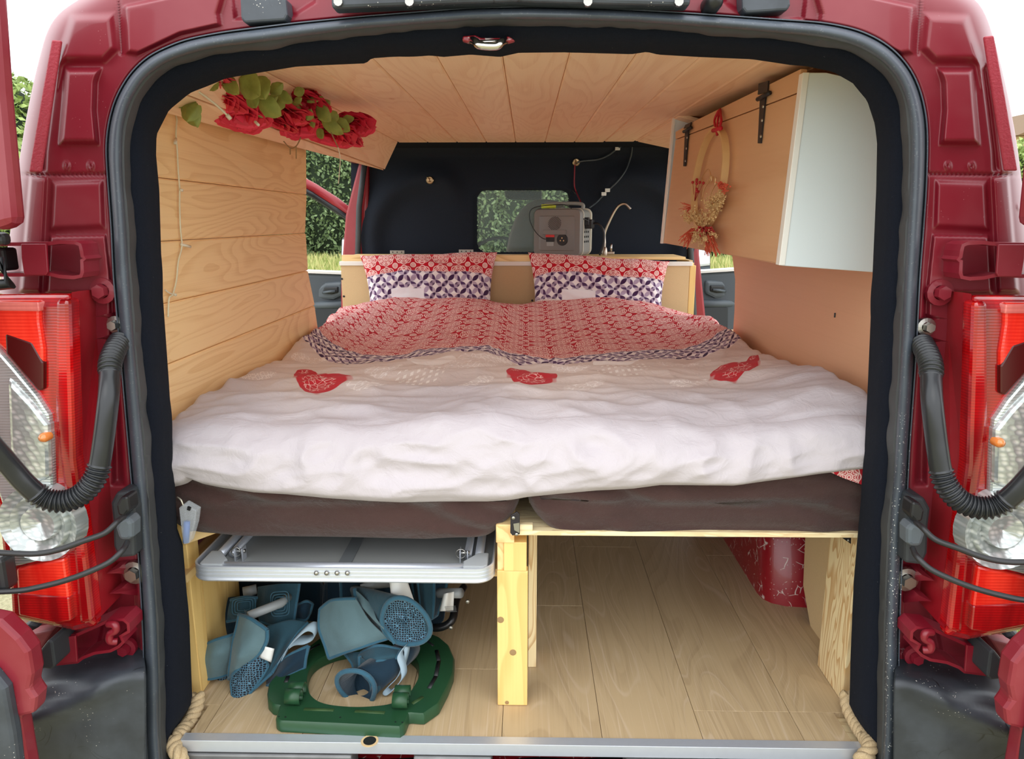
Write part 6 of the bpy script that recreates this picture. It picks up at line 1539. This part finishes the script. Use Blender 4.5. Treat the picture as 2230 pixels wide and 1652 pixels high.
# ------------------------------------------------------------------ garland of silk roses
gl = empty('rose_garland', 'red artificial rose garland hanging under the ceiling corner', 'garland')
def petal(c, ax, up_, r, ang, open_, size, seed):
    """one cupped petal round the axis ax"""
    side = up_.cross(ax).normalized(); d = (up_ * math.cos(ang) + side * math.sin(ang)).normalized(); tng = ax.cross(d).normalized()
    rr = random.Random(seed); w_ = size * rr.uniform(.85, 1.15)
    def fn(a, b):
        x = (2 * a - 1); h = b
        wd = w_ * (0.35 + 0.75 * math.sin(math.pi * min(h * .62 + .12, 1))) * x
        rad = r * (0.25 + open_ * h) - 0.25 * r * x * x * (1 - open_ * .5)
        hh = size * 1.25 * (h - 0.12 * x * x * h) * (1 - open_ * 0.55 * h)
        curl = 0.10 * size * max(0, h - .75) * 4
        return c + ax * hh + d * (rad + curl) + tng * wd + ax * (0.03 * size * math.sin(a * 9 + seed) * h)
    return fn
ROSES = [(451,190,1.42,40,'petal_pale'),(478,232,1.50,38,'petal'),(529,264,1.55,41,'petal'),(590,272,1.62,38,'petal'),(624,262,1.70,36,'petal'),(661,232,1.74,36,'petal'),(669,286,1.80,34,'petal'),(716,308,1.86,39,'petal'),(771,282,1.94,30,'petal'),(744,304,1.90,31,'petal')]
view_up = Vector((0, 0, 1))
for k, (u, v, Y, R_, mt) in enumerate(ROSES):
    c = PY(u, v - 4, Y); r = R_ / 1600.0 * (Y * .98) * 1.12; rr = random.Random(40 + k)
    ax = Vector((rr.uniform(-.5, .5), -0.25 + rr.uniform(-.3, .2), -1)).normalized(); up_ = ax.cross(Vector((1, 0, 0))).normalized()
    base = c - ax * r * .75; mb = MB()
    for ly, (n_, op, sz) in enumerate(((3, 0.25, .66), (4, .4, .80), (5, .58, .92), (6, .78, 1.0), (7, 1.0, 1.02))):
        for q in range(n_): mb.grid(petal(base, ax, up_, r * (.35 + .14 * ly), 2 * math.pi * (q + ly * .37) / n_ + rr.uniform(-.15, .15), op, r * sz, k * 31 + ly * 7 + q), 6, 5)
    f = empty('rose'); f.parent = gl
    mb.build('petals', M[mt], f, smooth=True, fix=False)
    mb = MB()
    for q in range(5):
        a = 2 * math.pi * q / 5; side = up_.cross(ax); d = up_ * math.cos(a) + side * math.sin(a); t_ = ax.cross(d)
        mb.grid(lambda s_, h, d=d, t_=t_: base - ax * r * .05 + ax * (h * r * .75) + d * r * (0.15 + .75 * math.sin(h * 1.5)) + t_ * (2*s_-1) * r * .2 * (1 - h), 4, 5)
    mb.build('sepals', M['leaf_dark'], f, smooth=True, fix=False)
LEAVES = [(432,228,408,262,20,1.41),(452,170,470,192,26,1.43),(540,205,556,232,24,1.50),(612,215,600,240,18,1.60),(735,248,712,262,18,1.82),(655,226,636,236,16,1.7),(400,215,425,272,32,1.42),(425,200,392,232,22,1.43),(480,168,515,202,24,1.44),(520,172,560,205,40,1.46),(555,170,575,212,34,1.5),(588,205,612,184,18,1.56),(560,215,605,250,30,1.52),(600,200,632,222,18,1.58),(560,232,600,212,16,1.56),(640,205,660,196,14,1.66),
          (668,262,676,240,14,1.72),(690,240,715,222,18,1.78),(688,232,716,262,22,1.76),(700,262,742,290,20,1.80),(730,262,758,284,20,1.84),(668,222,700,212,9,1.74),(690,282,702,300,14,1.80),(640,225,655,214,10,1.68),(706,250,690,228,12,1.78),(585,240,560,252,14,1.58),(745,262,768,258,12,1.88),(672,250,682,276,12,1.76)]
for k, (u0, v0, u1, v1, wd, Y) in enumerate(LEAVES):
    a, b = PY(u0, v0, Y - .02), PY(u1, v1, Y - .03); t_ = (b - a); n_ = Vector((0, -1, -.3)).normalized(); sd = t_.cross(n_).normalized(); W_ = wd / 1600 * Y * .98 * .72; b = a + t_ * 1.12; t_ = b - a
    def fn(s_, h, a=a, t_=t_, sd=sd, n_=n_, W_=W_, k=k):
        x = 2 * s_ - 1; w_ = W_ * math.sin(math.pi * min(1, h * .95 + .05)) ** .7 * (1 + .10 * abs(math.sin(h * 28))) * (1 - .15 * h)
        return a + t_ * h + sd * x * w_ + n_ * (-0.12 * W_ * x * x + .1 * W_ * math.sin(h * 5 + k)) - n_ * .25 * W_ * abs(x)
    MB().grid(fn, 8, 12).build('leaf', M['leaf'], gl, smooth=True, fix=False)
mb = MB(); mb.tube(catmull([PY(380,160,1.33), PY(420,192,1.40), PY(470,205,1.46), PY(520,200,1.52), PY(580,222,1.6), PY(640,232,1.7), PY(690,248,1.78), PY(740,268,1.86), PY(760,262,1.92)], 8), 0.0022, 6)
for q in ([(515,195,1.5),(522,225,1.52),(534,240,1.54)], [(655,300,1.68),(645,318,1.72),(632,322,1.74),(618,308,1.7)], [(645,318,1.72),(645,345,1.74)], [(632,322,1.74),(632,336,1.75)], [(712,260,1.8),(722,290,1.78),(736,320,1.8)]): mb.tube(catmull([PY(*p) for p in q], 5), 0.0014, 6)
mb.build('stem', M['stem'], gl, smooth=True)
mb = MB(); mb.tube(catmull([PY(416,188,1.38), PY(450,212,1.40), PY(475,232,1.42), PY(500,256,1.44)], 6), 0.0022, 6); mb.tube([PY(494,250,1.435), PY(502,259,1.44)], 0.004, 8); mb.tube(catmull([PY(736,320,1.8), PY(741,345,1.81), PY(739,375,1.82), PY(737,400,1.82)], 6), .0011, 5); mb.tube(catmull([PY(556,265,1.48),PY(563,272,1.47)], 3), .003, 6)
mb.build('light_wire', M['wire_white'], gl, smooth=True)

# ------------------------------------------------------------------ outside: meadow, hedge, trees, house
ground = MB()
def gz(x, y): return -0.58 + 0.58 * sstep(2.0, 17.0, y) + 0.02 * mnoise.noise(Vector((x * .8, y * .8, 0)))
ground.grid(lambda a, b: Vector((-40 + 80 * a, -12 + 60 * b, gz(-40 + 80 * a, -12 + 60 * b))), 120, 120)
gr = ground.build('ground', M['grass'], smooth=True); tag(gr, kind='structure')
def blades(n, f, seed, nm, label):
    rr = np.random.default_rng(seed); vs_, fs_ = [], []
    for k in range(n):
        x, y, h = f(rr); z = gz(x, y); a = rr.uniform(0, 6.28); w_ = .006 * (1 + y * .12); dx, dy = w_ * math.cos(a), w_ * math.sin(a); lx, ly = rr.uniform(-.4, .4, 2) * h
        o = len(vs_); vs_ += [(x - dx, y - dy, z - .01), (x + dx, y + dy, z - .01), (x + lx, y + ly, z + h)]; fs_.append((o, o + 1, o + 2))
    mb = MB(); mb.v = vs_; mb.f = fs_; o = mb.build(nm, M['blades'], fix=False); return tag(o, label, 'grass', kind='stuff')
def fblade(rr):
    if rr.uniform() < .35: s_ = rr.choice([-1, 1]); x = s_ * rr.uniform(.98, 1.8); y = rr.uniform(.6, 3.0); return x, y, rr.uniform(.04, .12)
    y = rr.uniform(7, 17); s_ = rr.choice([-1, 1]); return s_ * y * rr.uniform(.2, .36), y, rr.uniform(.06, .25)
blades(24000, fblade, 4, 'grass', 'dry meadow grass in front of the hedge and beside the van')
def foliage(nm, boxes, n, size, mat, label, cat, seed, kind=None, core=True):
    """leaves scattered on lumpy masses: each box is centre, radii"""
    rr = np.random.default_rng(seed); vs_, fs_ = [], []; tot = sum(b[3] for b in boxes)
    e = None
    for (c, r, sq, wgt) in boxes:
        for _ in range(int(n * wgt / tot)):
            d = rr.normal(size=3); d /= np.linalg.norm(d); 
            if d[1] > .3: d[1] = -d[1]
            rad = 1 - abs(rr.normal()) * .10
            m_ = (abs(d[0]) ** sq + abs(d[1]) ** sq + abs(d[2]) ** sq) ** (-1 / sq)
            p = np.array(c) + d * m_ * np.array(r) * rad
            p += 0.25 * size * 8 * np.array(mnoise.noise_vector(Vector(p * .9))) 
            s_ = size * rr.uniform(.6, 1.3); a = rr.normal(size=3); a /= np.linalg.norm(a); b = np.cross(a, rr.normal(size=3)); b /= np.linalg.norm(b)
            o = len(vs_); vs_ += [tuple(p - a * s_), tuple(p + b * s_ * .55), tuple(p + a * s_), tuple(p - b * s_ * .55)]; fs_.append((o, o+1, o+2, o+3))
    mb = MB(); mb.v = vs_; mb.f = fs_
    e = empty(nm, label, cat)
    lo = mb.build('foliage', M[mat], e, fix=False); lo['kind'] = 'stuff'
    mb = MB()
    for (c, r, sq, w_) in boxes:
        rings = []
        for j in range(9):
            ph = -math.pi / 2 + math.pi * j / 8; row = []
            for i in range(16):
                th = 2 * math.pi * i / 16; d = np.array([math.cos(ph) * math.cos(th), math.cos(ph) * math.sin(th), math.sin(ph)]) + 1e-6
                m_ = (abs(d[0]) ** sq + abs(d[1]) ** sq + abs(d[2]) ** sq) ** (-1 / sq); row.append(Vector(np.array(c) + d * m_ * np.array(r) * .86))
            rings.append(row)
        mb.loft(rings, True)
    mb.build('branches', M['hedge_core'], e, smooth=True)
    return e
hb_ = []
rr = random.Random(9)
for k in range(9):
    x = -9.0 + k * 2.3; hb_.append(((x + rr.uniform(-.3, .3), 18.6 + rr.uniform(-.3, .5), 1.9), (1.7, 1.2, 2.1 + rr.uniform(-.2, .3)), 4, 1.0))
foliage('hedge', hb_, 90000, 0.055, 'hedge_leaf', 'tall green hedge across the meadow ahead of the van', 'hedge', 2)
foliage('tree', [((-13.6, 19.5, 2.2), (2.0, 1.6, 2.4), 2.2, 1.0), ((-13.2, 19, 1.4), (1.6, 1.5, 1.8), 2.4, .8)], 12000, 0.10, 'tree_leaf', 'pale green leafy tree beyond the left flank of the van', 'tree', 5)
foliage('bush', [((PY(2216, 350, 28).x + 1.0, 28, PY(2216, 350, 28).z - 1.0), (1.9, 1.6, 1.9), 2.2, 1.0)], 6000, 0.10, 'tree_leaf', 'green bush below the far house on the right', 'bush', 6)
hs = empty('house', 'distant tan house with a brown tiled roof at the right edge', 'house')
hx, hz = PY(2204, 296, 34).x, PY(2216, 296, 34).z
MB().box((hx + .3, 34, -0.5), (hx + 7, 42, hz)).build('wall', M['brick_tan'], hs)
mb = MB(); mb.prism([Vector((hx, 33.6, hz)), Vector((hx + 7.4, 33.6, hz)), Vector((hx + 3.7, 33.6, hz + 1.6))], (0, 9, 0)); mb.build('roof', M['roof_tile'], hs)
settle()
GROUPS = {'pillow': 'printed pillows against the headboard box', 'mattress': 'brown covered mattresses side by side', 'camping_chair': 'folded camping chairs under the table',
          'rope': 'hemp ropes at the ends of the sill', 'brass_plug': 'brass plugs on the bulkhead', 'flat_bracket': 'metal brackets at the bulkhead foot',
          'door_mirror': 'door mirrors seen through the side openings', 'solar_cable': 'cables running down from the ceiling'}
for o in scene.objects:
    if o.parent is None and o.name.split('.')[0] in GROUPS: o['group'] = GROUPS[o.name.split('.')[0]]
